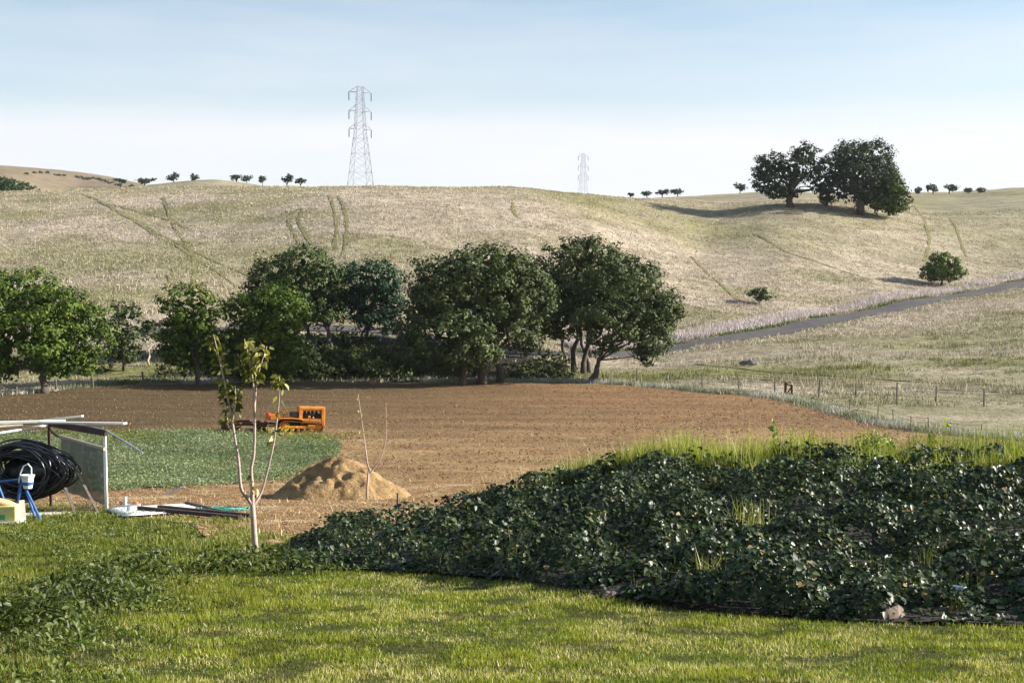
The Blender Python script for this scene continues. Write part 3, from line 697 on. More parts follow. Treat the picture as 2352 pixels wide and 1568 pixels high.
tree('roadside_tree', 'round bright green tree alone beside the road with a long shadow', 226,
     [(2165, 606, 38, 24), (2192, 624, 26, 18), (2140, 626, 26, 20), (2168, 628, 44, 20), (2160, 592, 22, 14)], [(2163, 225, .22)], BRIGHT, leaf=.42, clump=(.5, 1.0), dens=1.0)
tree('roadside_tree', 'small flat-topped tree with bare stem alone on the pale grass above the road', 192,
     [(1745, 670, 24, 9), (1730, 674, 15, 6), (1762, 682, 16, 6), (1748, 684, 14, 8)], [(1743, 191, .10)], LIVE, leaf=.34, clump=(.35, .7), dens=.8, hollow=.4)
# skyline trees
gl, gr = 'small trees on the left skyline', 'small trees on the right skyline'
def skytree(u, v, w, h, d, label, group, pal=DARK, sparse=False, bush=False):
    b = G(u, d); k = d / F; H = h * k; W = w * k
    z0 = b.z
    root = wempty('skyline_bush' if bush else 'skyline_tree', (b.x, b.y, z0 - .3)); tag(root, label, 'bush' if bush else 'tree', group)
    top = (P(u, v, d).z); cz = top
    cz = min(max(cz, z0 + H * .5), z0 + H * 1.0); W *= 1.12
    lob = []
    for i in range(5 if not bush else 4):
        lob.append(((b.x + (rng.random() - .5) * W * .55, b.y + (rng.random() - .5) * W * .4, cz + (rng.random() - .5) * H * .4 + H * .08), (W * rng.uniform(.22, .34), W * .3, H * rng.uniform(.22, .34))))
    mb = MB(); rr = max(.12, W * .035)
    fork = Vector((b.x, b.y, z0 + (cz - z0) * .45))
    mb.tube([(b.x, b.y, z0 - .5), fork], [rr * 1.3, rr], 7)
    for c, r in lob: mb.tube(crooked(fork, Vector(c), 3, .25), [rr * .7, rr * .5, rr * .35, rr * .2], 5)
    if sparse:
        for i in range(26):
            o = Vector(unit(1)[0]); o.z = abs(o.z); c = Vector(lob[i % len(lob)][0])
            mb.tube(crooked(fork.lerp(c, .6), c + Vector((o.x * W * .35, o.y * W * .35, o.z * H * .35)), 3, .3), [rr * .35, rr * .3, rr * .2, rr * .1], 4)
    mb.build('trunk', M['bark'], root)
    V, Fc, C = leaf_cloud(lob, .9 if d > 500 else .4, .5 if not sparse else .12, pal, clump=(.9, 1.8) if d > 400 else (.35, .7), hollow=.3, floor=z0 + .1, inner=0 if sparse else 1)
    part_np('crown', V, Fc, M['leaf_far'], root, colr=C)
FARP = ((.028, .042, .026), (.062, .080, .044))
for a in [(280, 417, 26, 12, 640, 'low dark bush on the brown ridge, the one standing apart from the larger bush', True), (335, 424, 42, 18, 640, 'wide dark bush sunk behind the hill crest below the brown ridge', True)]:
    skytree(*a[:6], 'dark bushes behind the hill crest', FARP, bush=True)
for a in [(402, 408, 28, 24, 655, 'round skyline tree on the olive ridge next to a narrower one'), (448, 408, 21, 23, 655, 'narrow skyline tree alone on the olive ridge'),
          (546, 411, 26, 22, 650, 'rounder and taller of two touching skyline trees'), (569, 417, 24, 18, 645, 'low sloping skyline tree touching a taller one'),
          (605, 413, 15, 20, 650, 'small upright skyline tree standing alone between two pairs'), (661, 413, 24, 22, 305, 'rounded skyline tree nearer the tall pylon, taller of a pair'),
          (692, 418, 27, 17, 300, 'low spreading skyline tree closest to the tall pylon')]:
    skytree(*a, gl, FARP)
for a in [(1447, 441, 14, 10, 312, 'tiny thin tree on the skyline beside the distant pylon'), (1485, 445, 28, 13, 620, 'low round tree, first of three in a row on the skyline'), (1520, 442, 27, 16, 620, 'middle round tree of three in a row on the skyline'),
          (1555, 442, 30, 18, 620, 'largest of three round trees in a row on the skyline'), (1698, 433, 30, 20, 600, 'lone round skyline tree close to the big dark oaks')]:
    skytree(*a, gr, FARP)
for a in [(2105, 437, 10, 14, 520, 'thin bare sapling on the skyline beside the dark oaks'), (2140, 433, 30, 20, 520, 'wispy half-bare tree on the skyline, wider crown low'), (2177, 433, 32, 22, 520, 'wispy half-bare tree on the skyline with upswept branches'),
          (2220, 438, 14, 10, 520, 'tiny sparse bush on the skyline'), (2250, 437, 18, 9, 515, 'small rounded green bush on the skyline')]:
    skytree(*a, 'sparse trees on the ridge beyond the dark oaks', ((.06, .07, .05), (.12, .13, .09)), sparse=True)
for i in range(22):
    u = [78, 92, 108, 146, 175, 205, 214, 222, 228, 236, 243, 250, 258, 266, 272, 196, 186, 60, 130, 300, 310, 262][i]
    h = hit(u, [397, 396, 397, 403, 407, 411, 410, 412, 414, 415, 417, 421, 419, 424, 426, 412, 409, 399, 402, 428, 432, 413][i] + 1, 700)
    k = h.y / F; s = rng.uniform(3.0, 6.5) * k
    V, Fc, C = leaf_cloud([((h.x, h.y, h.z + s * .35), (s, s, s * .6)), ((h.x + s * .7, h.y, h.z + s * .2), (s * .7, s * .6, s * .4))], 1.2, .25, FARP, clump=(1, 1.6), hollow=.2)
    o = mesh_np('shrub', V, Fc, M['leaf_far'], colr=C, origin=(h.x, h.y, h.z - .1))
    tag(o, 'tiny dark shrub dotted on the distant brown ridge', 'shrub', 'shrubs on the distant ridge')
# wooded slope on the far left reads as one mass
wl = []
for i in range(90):
    u = rng.uniform(-260, 100); d = rng.uniform(470, 545); g = G(u, d); vtop = 411 + max(u, -40) * .30
    zt = P(u, vtop, d).z; z = min(zt - 2.0, g.z + 3 + 4 * rng.random())
    if z < g.z - 1: continue
    wl.append(((g.x, g.y, z), (3.6, 3.4, 3.0)))
if wl:
    V, Fc, C = leaf_cloud(wl, 1.0, .35, ((.016, .034, .010), (.045, .075, .02)), clump=(1.2, 1.8))
    tag(mesh_np('far_wood', V, Fc, M['leaf_far'], colr=C), 'dark green wooded slope behind the hill crest', 'wood', kind='stuff')

# understorey brush below the field-edge trees
us_l = []
for u in np.concatenate([rng.uniform(-100, 1300, 46), rng.uniform(480, 960, 40)]):
    d = rng.uniform(118, 138); g = G(u, d); s = rng.uniform(.6, 1.3) * (1.5 if 480 < u < 960 else 1); us_l.append(((g.x, g.y, g.z + s * .45), (s * 1.5, s, s * .8)))
V, Fc, C = leaf_cloud(us_l, .26, .7, ((.022, .034, .009), (.075, .09, .026)), clump=(.4, .7), floor=-.2, inner=.6)
tag(mesh_np('undergrowth', V, Fc, M['leaf_oak'], colr=C), 'low scrub and weeds in the shade under the field-edge trees', 'scrub', kind='stuff')

# ------------------------------------------------------------------ wild grass on hill and pasture
def grass_obj(name, label, x, y, H, W, colr, five=False, lean=.4, zoff=0.0, mat='grass', **k):
    z = terr(x, y) + zoff - .02
    V, Fc, C = blades(np.stack([x, y, z], -1), H, W, colr, lean, five, **k)
    return tag(mesh_np(name, V, Fc, M[mat], colr=C), label, 'grass', kind='stuff')
def tufts(cx, cy, per, rad):
    n = len(cx); x = np.repeat(cx, per) + rng.normal(size=n * per) * np.repeat(rad, per); y = np.repeat(cy, per) + rng.normal(size=n * per) * np.repeat(rad, per); return x, y
road_d = None
def road_dist(x, y):
    rx = road_xy[::6]; out = np.full(len(x), 1e9)
    for a, b in rx: out = np.minimum(out, np.hypot(x - a, y - b))
    return out
# pasture near side and valley floor
n0 = 15000
cy = rng.uniform(93, 225, n0); cx = rng.uniform(-.42, .44, n0) * cy
kp = ~in_poly(cx, cy, field_poly) & (road_dist(cx, cy) > 3.4) & ~(in_poly(cx, cy, shade_poly) & (rng.random(len(cx)) < .85))
cx, cy = cx[kp], cy[kp]
hgt = .14 + .42 * np.clip((fbm(cx / 5, cy / 5, 41, 3) - .35) * 3, 0, 1)
x, y = tufts(cx, cy, 9, .16 + hgt * .35)
H = np.repeat(hgt, 9) * rng.uniform(.5, 1.3, len(x)); g = np.clip(gmask(x, y) * 1.1 + .1 * rng.normal(size=len(x)), 0, 1)
dry = lerp((.31, .25, .175), (.55, .475, .39), rng.random(len(x))); grn = lerp((.10, .125, .028), (.24, .24, .065), rng.random(len(x)))
grass_obj('pasture_grass', 'pale dry tufts and green grass on the pasture beyond the fence', x, y, H, rng.uniform(.05, .11, len(x)), dry * (1 - g[:, None]) + grn * g[:, None], lean=.5, mat='drygrass')
n0 = 26000
cy = rng.uniform(150, 325, n0); cx = rng.uniform(-.42, .44, n0) * cy
kp = road_dist(cx, cy) > 3.4; cx, cy = cx[kp], cy[kp]
x, y = tufts(cx, cy, 5, np.full(len(cx), .4))
g = np.clip(gmask(x, y) + .12 * rng.normal(size=len(x)), 0, 1)
dry = lerp((.38, .31, .215), (.54, .455, .345), rng.random(len(x))); grn = lerp((.13, .13, .035), (.27, .25, .085), rng.random(len(x)))
grass_obj('hill_grass', 'short dry grass tufts covering the hillside', x, y, rng.uniform(.12, .38, len(x)), rng.uniform(.10, .2, len(x)), dry * (1 - g[:, None]) + grn * g[:, None], lean=.7, mat='drygrass')
# verges
def verge(off0, off1, n, name, label, H0, H1, pal, W, i0=.42, i1=1.0):
    k = rng.integers(int(len(road_xy) * i0), int(len(road_xy) * i1) - 2, n); d = np.gradient(road_xy, axis=0); L = np.hypot(d[:, 0], d[:, 1])
    nx, ny = -d[:, 1] / L, d[:, 0] / L
    dens = fbm(k / 9.0, k * 0 + off0, 51, 2); q = rng.random(n) < np.clip((dens - .25) * 3.2, 0.05, 1); k = k[q]
    o = rng.uniform(off0, off1, len(k)); x = road_xy[k, 0] + nx[k] * o + rng.normal(size=len(k)) * .3; y = road_xy[k, 1] + ny[k] * o + rng.normal(size=len(k)) * .3
    grass_obj(name, label, x, y, rng.uniform(H0, H1, len(x)), rng.uniform(W * .6, W * 1.3, len(x)), lerp(pal[0], pal[1], rng.random(len(x))), lean=.5, mat='drygrass')
verge(4.2, 8.4, 30000, 'verge_grass', 'tall pale pinkish dry grass along the uphill verge of the road', .35, .8, ((.40, .33, .31), (.62, .55, .53)), .11)
verge(2.9, 4.2, 11000, 'verge_weeds', 'low green weeds edging the uphill side of the road', .08, .34, ((.045, .08, .015), (.15, .19, .05)), .16)
verge(-4.0, -2.7, 5000, 'verge_stubble', 'mixed pale and green grass edging the near side of the road', .1, .4, ((.20, .20, .08), (.62, .54, .44)), .12)
# field-edge grass fringe
fe = smooth_path([p for p in field_far], 30); k = rng.integers(0, len(fe), 30000)
x = fe[k, 0] + rng.normal(size=len(k)) * .5; y = fe[k, 1] + .9 + np.abs(rng.normal(size=len(k))) * 1.5
g = np.clip(fbm(x / 5, y / 5, 44, 3) * 2.2 - .6 + rng.normal(size=len(x)) * .12, 0, 1)
g = g * np.clip((30 - x) / 12, .25, 1)
kp = ~((x > -24) & (x < -7.5) & (rng.random(len(x)) < .9)); x, y, g = x[kp], y[kp], g[kp]
grass_obj('field_edge_grass', 'green and pale grass fringing the far edge of the ploughed field', x, y, rng.uniform(.15, .5, len(x)), rng.uniform(.04, .1, len(x)), lerp((.46, .43, .37), (.11, .135, .035), g), lean=.4, mat='drygrass')

# ------------------------------------------------------------------ clods and straw on the field
def chunks(x, y, s, zoff, colr, name, label, mat):
    n = len(x); base = np.array([(1, 0, 0), (-1, 0, 0), (0, 1, 0), (0, -1, 0), (0, 0, .8), (0, 0, -.6)], float)
    V = base[None] * s[:, None, None] * rng.uniform(.55, 1.25, (n, 6, 1)); an = rng.random(n) * 6.28
    c_, s_ = np.cos(an), np.sin(an); R = V.copy(); R[..., 0] = V[..., 0] * c_[:, None] - V[..., 1] * s_[:, None]; R[..., 1] = V[..., 0] * s_[:, None] + V[..., 1] * c_[:, None]
    R += np.stack([x, y, terr(x, y) + zoff], -1)[:, None]
    Fc = np.array([(0, 2, 4), (2, 1, 4), (1, 3, 4), (3, 0, 4), (2, 0, 5), (1, 2, 5), (3, 1, 5), (0, 3, 5)])
    Fc = (np.arange(n)[:, None, None] * 6 + Fc).reshape(-1, 3)
    return tag(mesh_np(name, R.reshape(-1, 3), Fc, mat, colr=np.repeat(colr, 6, 0)), label, 'soil', kind='stuff')
M['clodc'] = foliage('clod_earth', .95, .1, 0)
x, y = scatter(field_poly, 32000, lambda a, b: np.where(in_view(a, b), np.clip(75 / b, 0, 1) ** 1.5, 0))
chunks(x, y, rng.uniform(.025, .075, len(x)) , .075, lerp((.12, .07, .034), (.27, .165, .085), rng.random(len(x)) ** 1.3), 'field_clods', 'clods of turned earth over the ploughed field', M['clodc'])
x, y = scatter(dirt_poly, 16000, lambda a, b: in_view(a, b) * 1.0)
chunks(x, y, rng.uniform(.012, .045, len(x)), .075, lerp((.17, .095, .042), (.40, .26, .13), rng.random(len(x))), 'dirt_clods', 'clods and crumbs on the bare dirt yard', M['clodc'])
x, y = scatter(field_poly, 26000, lambda a, b: np.where(in_view(a, b) & (b < 88) & (a > -16), .8, .1))
x2, y2 = scatter(dirt_poly, 16000, lambda a, b: in_view(a, b) * np.clip(fbm(a, b, 23) * 2 - .4, 0, 1)); x = np.r_[x, x2]; y = np.r_[y, y2]
grass_obj('straw_litter', 'scattered straw and stubble on the turned soil', x, y, rng.uniform(.05, .2, len(x)), rng.uniform(.02, .05, len(x)), lerp((.32, .21, .09), (.62, .50, .30), rng.random(len(x))), lean=3.2, zoff=.08, mat='drygrass')

# ------------------------------------------------------------------ crop patch plants
x, y = scatter(crop_poly, 120000, lambda a, b: np.clip(fbm(a / 1.3, b / 1.3, 21, 2) * 2.2 - .25, .12, 1))
ce = smooth_path(crop_poly + [crop_poly[0]], 30); k = rng.integers(0, len(ce), 9000)
xe, ye = ce[k, 0] + rng.normal(size=9000) * .7, ce[k, 1] + rng.normal(size=9000) * .9; kp = fbm(xe / 1.1, ye / 1.1, 24, 2) > .5; x, y = np.r_[x, xe[kp]], np.r_[y, ye[kp]]
n = len(x); hh = .06 + .22 * fbm(x / 1.6, y / 1.6, 22, 2)
C3 = np.stack([x, y, terr(x, y) + .1 + hh * rng.random(n)], -1); up = unit(n); Nn = norm(unit(n) * .8 + np.array([0.1, 0, .9]))
V, Fc = leaf_mesh(C3, Nn, up, rng.uniform(.06, .13, n), 'weed')
gy = fbm(x / 3.5, y / 2, 29, 3) * 2.2 - .75
cc = lerp((.08, .115, .040), (.28, .31, .18), np.clip(rng.random(n) * .6 + gy * .5, 0, 1))
yel = (y > 71) & (fbm(x / 2, y / 1.5, 33, 2) > .52); cc[yel] = lerp((.10, .12, .03), (.26, .27, .06), rng.random(yel.sum()))
tag(mesh_np('crop_plants', V, Fc, M['grass'], colr=np.repeat(cc, 6, 0)), 'low grey-green leafy crop patch in front of the tractor', 'crop', kind='stuff')

# ------------------------------------------------------------------ lawn blades and weeds
def view_scatter(n, d0, d1, poly, a=-.25, m=.46):
    e = a + 1; d = (d0 ** e + rng.random(n) * (d1 ** e - d0 ** e)) ** (1 / e); t = rng.uniform(-m, m, n)
    k = in_poly(t * d, d, poly); return (t * d)[k], d[k]
x, y = view_scatter(760000, 7.5, 40, lawn_poly)
n = len(x); patch = fbm(x / .8, y / .8, 12, 3); big = fbm(x / 3, y / 3, 13, 2); weedy = np.clip((-.105 * y - 1.4 - x + (big - .5) * 2.5) / 1.5, 0, 1)   # left part is rougher
H = (.022 + .046 * patch) * rng.uniform(.6, 1.4, n) * (1 + weedy * .5)
c1 = lerp((.095, .135, .010), (.27, .275, .032), np.clip(patch * 1.1 + rng.normal(size=n) * .2 - .1, 0, 1))
straw = rng.random(n) < np.clip((fbm(x / .45, y / .45, 14, 2) - .42) * 1.6, 0.02, .5) * (1 - .6 * weedy)
c1[straw] = lerp((.34, .29, .11), (.56, .48, .25), rng.random(straw.sum()))
dkf = np.clip((fbm(x / .33, y / .33, 17, 3) - .54) * 7, 0, 1); c1 *= (1 - .55 * dkf)[:, None]; c1 *= (1 - .34 * weedy)[:, None]; H *= 1 - .35 * dkf
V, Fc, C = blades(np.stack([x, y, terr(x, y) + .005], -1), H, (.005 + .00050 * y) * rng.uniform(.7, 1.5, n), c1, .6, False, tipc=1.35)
tag(mesh_np('lawn_grass', V, Fc, M['grass'], colr=C), 'short yellow-green lawn grass in the foreground', 'grass', kind='stuff')
print('lawn blades', n)
# broadleaf weeds: rough left part of the lawn, densest in a dark band
band = [(-120, 1500), (60, 1440), (200, 1395), (300, 1335), (420, 1318), (560, 1318), (650, 1316), (700, 1318)]
bp = smooth_path([xy(hit(u, v, 8)) for u, v in band], 12)
def band_d(x, y):
    out = np.full(len(x), 1e9)
    for a, b in bp[::3]: out = np.minimum(out, np.hypot(x - a, (y - b)))
    return out
x, y = view_scatter(420000, 8, 42, lawn_poly, a=.2)
bd = band_d(x, y); w = np.clip(1.25 - bd / .85, 0, 1); rough = np.clip((-.105 * y - 1.2 - x) / 1.5, 0, 1)
cl = np.clip((fbm(x / .6, y / .6, 19, 2) - .45) * 4, 0, 1)
kp = rng.random(len(x)) < np.maximum(w * .8 * (.3 + cl), rough * .38 * (.10 + cl)); x, y, w = x[kp], y[kp], w[kp]; cl = cl[kp]
n = len(x); hh = .03 + .17 * w * (.4 + cl) + .07 * cl
C3 = np.stack([x, y, terr(x, y) + .03 + hh * rng.random(n)], -1)
V, Fc = leaf_mesh(C3, norm(unit(n) * .8 + np.array([.1, -.1, .7])), unit(n), rng.uniform(.03, .075, n) * (1 + w * .4), 'weed')
cc = lerp((.05, .08, .014), (.17, .20, .045), rng.random(n)) * (1 - .45 * w)[:, None]
tag(mesh_np('lawn_weeds', V, Fc, M['grass'], colr=np.repeat(cc, 6, 0)), 'broad-leaved weeds in the rough grass, tallest along a dark band', 'weeds', kind='stuff')
# taller bright weeds around the sapling foot and shed
ep = smooth_path(dirt_near, 14)
k = rng.integers(0, len(ep) - 45, 30000); x = ep[k, 0] + rng.normal(size=len(k)) * .55; y = ep[k, 1] + rng.normal(size=len(k)) * 1.1 + .35
kp = rng.random(len(x)) < np.clip((fbm(x / .6, y / .9, 77, 2) - .42) * 4, 0, 1); x, y = x[kp], y[kp]
grass_obj('rough_grass', 'longer grass and stalks in front of the dirt yard', x, y, rng.uniform(.05, .17, len(x)), rng.uniform(.012, .03, len(x)), lerp((.07, .10, .012), (.26, .26, .06), rng.random(len(x))), five=True, lean=.7, zoff=.06)

# ------------------------------------------------------------------ ivy bed
bed_c = G(1500, 20)
ivy = wempty('ivy_bed', bed_c); tag(ivy, 'bank of dark glossy ivy-like ground cover sloping above the lawn', 'ground cover')
_c = COL.objects
soil, _v = cdt_sheet('soil', bed_poly, .4, .035, M['bed'], rough_amp=.04); del soil['kind']
soil.data.transform(Matrix.Translation(-Vector(bed_c))); soil.parent = ivy
bedA = np.array(bed_poly)
def edge_dist(x, y, poly):
    out = np.full(len(x), 1e9)
    for i in range(len(poly)):
        a = np.array(poly[i]); b = np.array(poly[(i + 1) % len(poly)]); ab = b - a; t = np.clip(((x - a[0]) * ab[0] + (y - a[1]) * ab[1]) / (ab @ ab), 0, 1)
        out = np.minimum(out, np.hypot(x - a[0] - ab[0] * t, y - a[1] - ab[1] * t))
    return out
def ivy_h(x, y):
    e = np.clip(edge_dist(x, y, bed_poly) / .8, 0, 1) ** .5
    lump = .42 * vnoise(x / .8, y / .8, 3) + .38 * vnoise(x / .36, y / .36, 4) + .2 * vnoise(x / 2.2, y / 2.2, 6)
    return e * (.05 + .58 * np.clip((lump - .30) * 2.3, 0, 1))
x, y = scatter(bed_poly, 470000, lambda a, b: np.where(in_view(a, b, .12), np.clip(16 / b, 0, 1) ** .7, 0))
n = len(x); hh = ivy_h(x, y); dep = rng.random(n) ** 2.2
z = terr(x, y) + .03 + hh * (1 - dep * .75)
ex = .12; gx = (ivy_h(x + ex, y) - ivy_h(x - ex, y)) / (2 * ex); gyy = (ivy_h(x, y + ex) - ivy_h(x, y - ex)) / (2 * ex)
Nn = norm(np.stack([-gx * .5, -gyy * .5 - .15, np.full(n, .85)], -1) + unit(n) * .62)
sz = .036 + .065 * rng.random(n) ** 1.6
dn = np.clip((fbm(x / .55, y / .55, 88, 2) - .34) * 5, 0.14, 1); kp = rng.random(n) < dn
x, y, z, Nn, sz, hh = x[kp], y[kp], z[kp], Nn[kp], sz[kp], hh[kp]; n = len(x)
C3 = np.stack([x, y, z], -1); upv = norm(unit(n) * .7 + np.array([.2, -.3, -.5]))
cc = lerp((.010, .021, .005), (.036, .055, .015), rng.random(n)); lt = rng.random(n) < .17; cc[lt] = lerp((.04, .065, .014), (.12, .15, .055), rng.random(lt.sum())); lt = rng.random(n) < .025; cc[lt] = lerp((.16, .12, .03), (.30, .22, .08), rng.random(lt.sum()))
# the 300 largest-looking, uppermost leaves become single parts
score = sz / y * (hh > .3); order = np.argsort(-score); topi = order[:1400]; topi = rng.choice(topi, 300, replace=False)
mask = np.ones(n, bool); mask[topi] = False
V, Fc = leaf_mesh(C3[mask], Nn[mask], upv[mask], sz[mask], 'ivy')
fo = part_np('foliage', V, Fc, M['leaf_ivy'], ivy, colr=np.repeat(cc[mask], 6, 0)); fo['kind'] = 'stuff'
lm = []
for k in range(3):
    V, Fc = leaf_mesh(np.zeros((1, 3)), np.array([[0, 0, 1.]]), np.array([[0, 1., 0]]), np.array([1.0]), 'ivy')
    V = V + rng.normal(size=V.shape) * .03
    lm.append(mesh_np('leaf', V, Fc, M['leaf_ivy'], colr=np.repeat([[(.016, .03, .009), (.028, .046, .014), (.045, .07, .022)][k]], 6, 0), link=False))
def orient(nv, tv):
    nv = Vector(nv).normalized(); tv = Vector(tv); tv = (tv - nv * tv.dot(nv)).normalized(); b = nv.cross(tv)
    return Matrix((( -b.x, tv.x, nv.x), (-b.y, tv.y, nv.y), (-b.z, tv.z, nv.z))).to_4x4()
for i, q in enumerate(topi):
    o = bpy.data.objects.new('leaf', lm[i % 3]); COL.objects.link(o); o.parent = ivy
    o.matrix_local = Matrix.Translation(Vector(C3[q]) - Vector(bed_c)) @ orient(Nn[q], upv[q]) @ Matrix.Scale(sz[q] * 1.15, 4)
print('ivy leaves', n)
# weeds and grass stalks growing through the ivy
cx, cy = scatter(bed_poly, 2000, lambda a, b: np.where(in_view(a, b, .1), np.clip((fbm(a / 1.1, b / 1.1, 99, 2) - .45) * 5, 0.02, .8), 0))
x, y = tufts(cx, cy, 12, np.full(len(cx), .06)); zo = ivy_h(x, y) * .4
grass_obj('ivy_grass', 'thin grass stalks growing up through the dark ground cover', x, y, rng.uniform(.10, .40, len(x)) + zo, rng.uniform(.005, .011, len(x)), lerp((.04, .06, .016), (.20, .21, .08), rng.random(len(x)) ** 1.5), five=True, lean=.3)
# two big grass clumps near the lawn edge
for u, v, lab in [(1640, 1378, 'bright yellow-green grass clump at the lawn edge of the ivy bank'), (1720, 1235, 'grey-green grass clump standing up in the middle of the ivy bank'), (1230, 1305, 'tuft of bright grass beside the ivy bank where it narrows')]:
    h = hit(u, v, 8); m_ = 90
    V, Fc, C = blades(np.stack([h.x + rng.normal(size=m_) * .13, h.y + rng.normal(size=m_) * .1, np.full(m_, h.z)], -1), rng.uniform(.2, .62, m_), np.full(m_, .014), lerp((.13, .15, .03), (.42, .38, .14), rng.random(m_)), .55, True)
    tag(mesh_np('grass_clump', V, Fc, M['grass'], colr=C, origin=(h.x, h.y, h.z)), lab, 'grass')
# purple flowers
x, y = scatter(bed_poly, 5000, lambda a, b: np.where(in_view(a, b) & (fbm(a / 1.3, b / 1.3, 123, 2) > .63), .5, 0)); n = len(x)
C3 = np.stack([x, y, terr(x, y) + ivy_h(x, y) + .03 + .1 * rng.random(n)], -1)
V, Fc = leaf_mesh(C3, norm(unit(n) + np.array([0, -.5, .5])), unit(n), rng.uniform(.015, .03, n), 'weed')
tag(mesh_np('purple_flowers', V, Fc, M['grass'], colr=np.repeat(lerp((.13, .08, .22), (.32, .22, .42), rng.random(n)), 6, 0)), 'small purple flower specks over the ground cover', 'flowers', kind='stuff')

# tall grass fringe behind the ivy
fr_poly = [uvd(980, 28.2), uvd(1080, 27.4), uvd(1250, 26.8), uvd(1800, 24.8), uvd(2352, 24.0), uvd(2900, 24), uvd(3700, 23.6), uvd(3700, 27), uvd(2900, 27.5), uvd(2352, 28), uvd(1600, 29.5), uvd(1180, 31), uvd(960, 30)]
x, y = scatter(fr_poly, 95000, lambda a, b: np.where(in_view(a, b, .12), np.clip(fbm(a / .8, b / .8, 66, 2) * 2 - .3, .2, 1), 0)); n = len(x)
hf = .36 + .52 * np.clip(fbm(x / 1.1, y / 1.1, 67, 3) * 2.2 - .65, 0, 1) * np.clip((x + 4) / 5, .4, 1)
g = np.clip(rng.random(n) * .9 + (fbm(x / 1.5, y / 1.5, 68, 2) - .5), 0, 1)
grass_obj('tall_grass', 'tall yellow-green grass fringe along the crest behind the ivy bank', x, y, hf * rng.uniform(.55, 1.25, n), rng.uniform(.010, .02, n), lerp((.09, .125, .014), (.36, .36, .07), g), five=True, lean=.28)
# seed-headed stalks above the fringe
m_ = 900; cx, cy = scatter(fr_poly, 3500, lambda a, b: np.where(in_view(a, b, .1) & (a > -1), np.exp(-((a - 3.2) / 3.0) ** 2) * .5 + .06, 0))
grass_obj('seed_stalks', 'thin pale seeding grass stalks rising over the fringe', cx, cy, rng.uniform(.6, 1.25, len(cx)), np.full(len(cx), .008), lerp((.34, .34, .14), (.62, .58, .34), rng.random(len(cx))), five=True, lean=.22)
hx = np.repeat(cx, 5); hy = np.repeat(cy, 5)
# tall leafy shoots
def shoot(u, vb, vt, d, label, nl, col0, col1, lean=0):
    base = G(u, d); top = P(u + lean, vt, d); root = wempty('weed_plant', base); tag(root, label, 'plant', 'leafy shoots standing up from the grass fringe')
    mb = MB(); pts = crooked(base - Vector((0, 0, .05)), top, 5, .08); mb.tube(pts, [.012, .011, .01, .008, .006, .004], 5); mb.build('stem', M['grass_stem'], root)
    n = nl; t = rng.random(n) ** .6; ii = np.clip((t * 5).astype(int), 0, 4); pp = np.array([tuple(Vector(pts[i]).lerp(pts[i + 1], float(tt * 5 - i))) for i, tt in zip(ii, t)])
    dr = unit(n); pp = pp + dr * .035
    V, Fc = leaf_mesh(pp, norm(unit(n) + np.array([.4, -.4, .6])), dr, rng.uniform(.06, .12, n), 'ivy')
    part_np('leaves', V, Fc, M['grass'], root, colr=np.repeat(lerp(col0, col1, rng.random(n)), 6, 0))
M['grass_stem'] = plain('green_stem', (.14, .17, .05), .7)
shoot(1783, 1040, 966, 27, 'tall leafy shoot rising highest above the grass fringe', 34, (.12, .16, .03), (.30, .34, .07), lean=-4)
shoot(1812, 1040, 985, 26.5, 'second leafy shoot close beside the tallest one', 30, (.12, .16, .03), (.28, .32, .08), lean=4)
shoot(2140, 1040, 990, 26.5, 'yellow-green leafy shoot in the fringe, lower of two leaning together', 36, (.14, .18, .02), (.36, .40, .06), lean=0)
shoot(2160, 1040, 965, 26.5, 'thin leaning shoot with a single top tuft in the fringe', 18, (.16, .20, .02), (.38, .42, .06), lean=16)
for u, v, d, s in [(2008, 1022, 26.5, .38)]:
    c = P(u, v, d); b = G(u, d); root = wempty('leafy_bush', b); tag(root, 'bright green rounded leafy bush in the grass fringe', 'bush')
    mb = MB(); mb.tube(crooked(b, c, 3, .1), [.02, .016, .012, .006], 5); mb.build('stem', M['grass_stem'], root)
    n = 420; pp = np.array(c) + unit(n) * (s * rng.random(n) ** .4)[:, None] * np.array([1, 1, .75])
    V, Fc = leaf_mesh(pp, norm(unit(n) + np.array([.3, -.2, .6])), unit(n), rng.uniform(.05, .09, n), 'weed')
    part_np('leaves', V, Fc, M['grass'], root, colr=np.repeat(lerp((.07, .12, .01), (.24, .30, .03), rng.random(n)), 6, 0))

# ------------------------------------------------------------------ mound of earth
mc = G(775, 49.5)
nu, nv = 90, 70; A, B = np.meshgrid(np.linspace(-3.1, 3.1, nu), np.linspace(-2.5, 2.5, nv))
an = np.arctan2(B, A); rl = np.where(A < 0, 2.55, 2.75); rr_ = np.sqrt((A / rl) ** 2 + (B / 2.2) ** 2) * (1 + .22 * (fbm(np.cos(an) * 2 + 5, np.sin(an) * 2 + 5, 7, 2) - .5))
prof_ = np.clip(1 - rr_, 0, 1); Hm = 1.80 * (prof_ ** 1.05) * (1 - .12 * prof_)
Hm += (fbm(A * 1.3, B * 1.3, 8, 3) - .5) * .34 * np.clip(prof_ * 3, 0, 1) + (fbm(A * 4.5, B * 4.5, 9, 2) - .5) * .20 * np.clip(prof_ * 4, 0, 1)
for hx_, hy_, hr in [(-.75, -.75, .22), (-.3, -1.0, .2), (.72, -.55, .2), (.35, -1.0, .15), (-1.0, -1.1, .2), (-.1, -.5, .15), (.1, -1.4, .15)]:
    Hm -= .20 * np.exp(-((A - hx_) ** 2 + (B - hy_) ** 2) / hr ** 2)
Zm = terr(A + mc.x, B + mc.y) + np.where(prof_ > 0, Hm, -.15) + .02
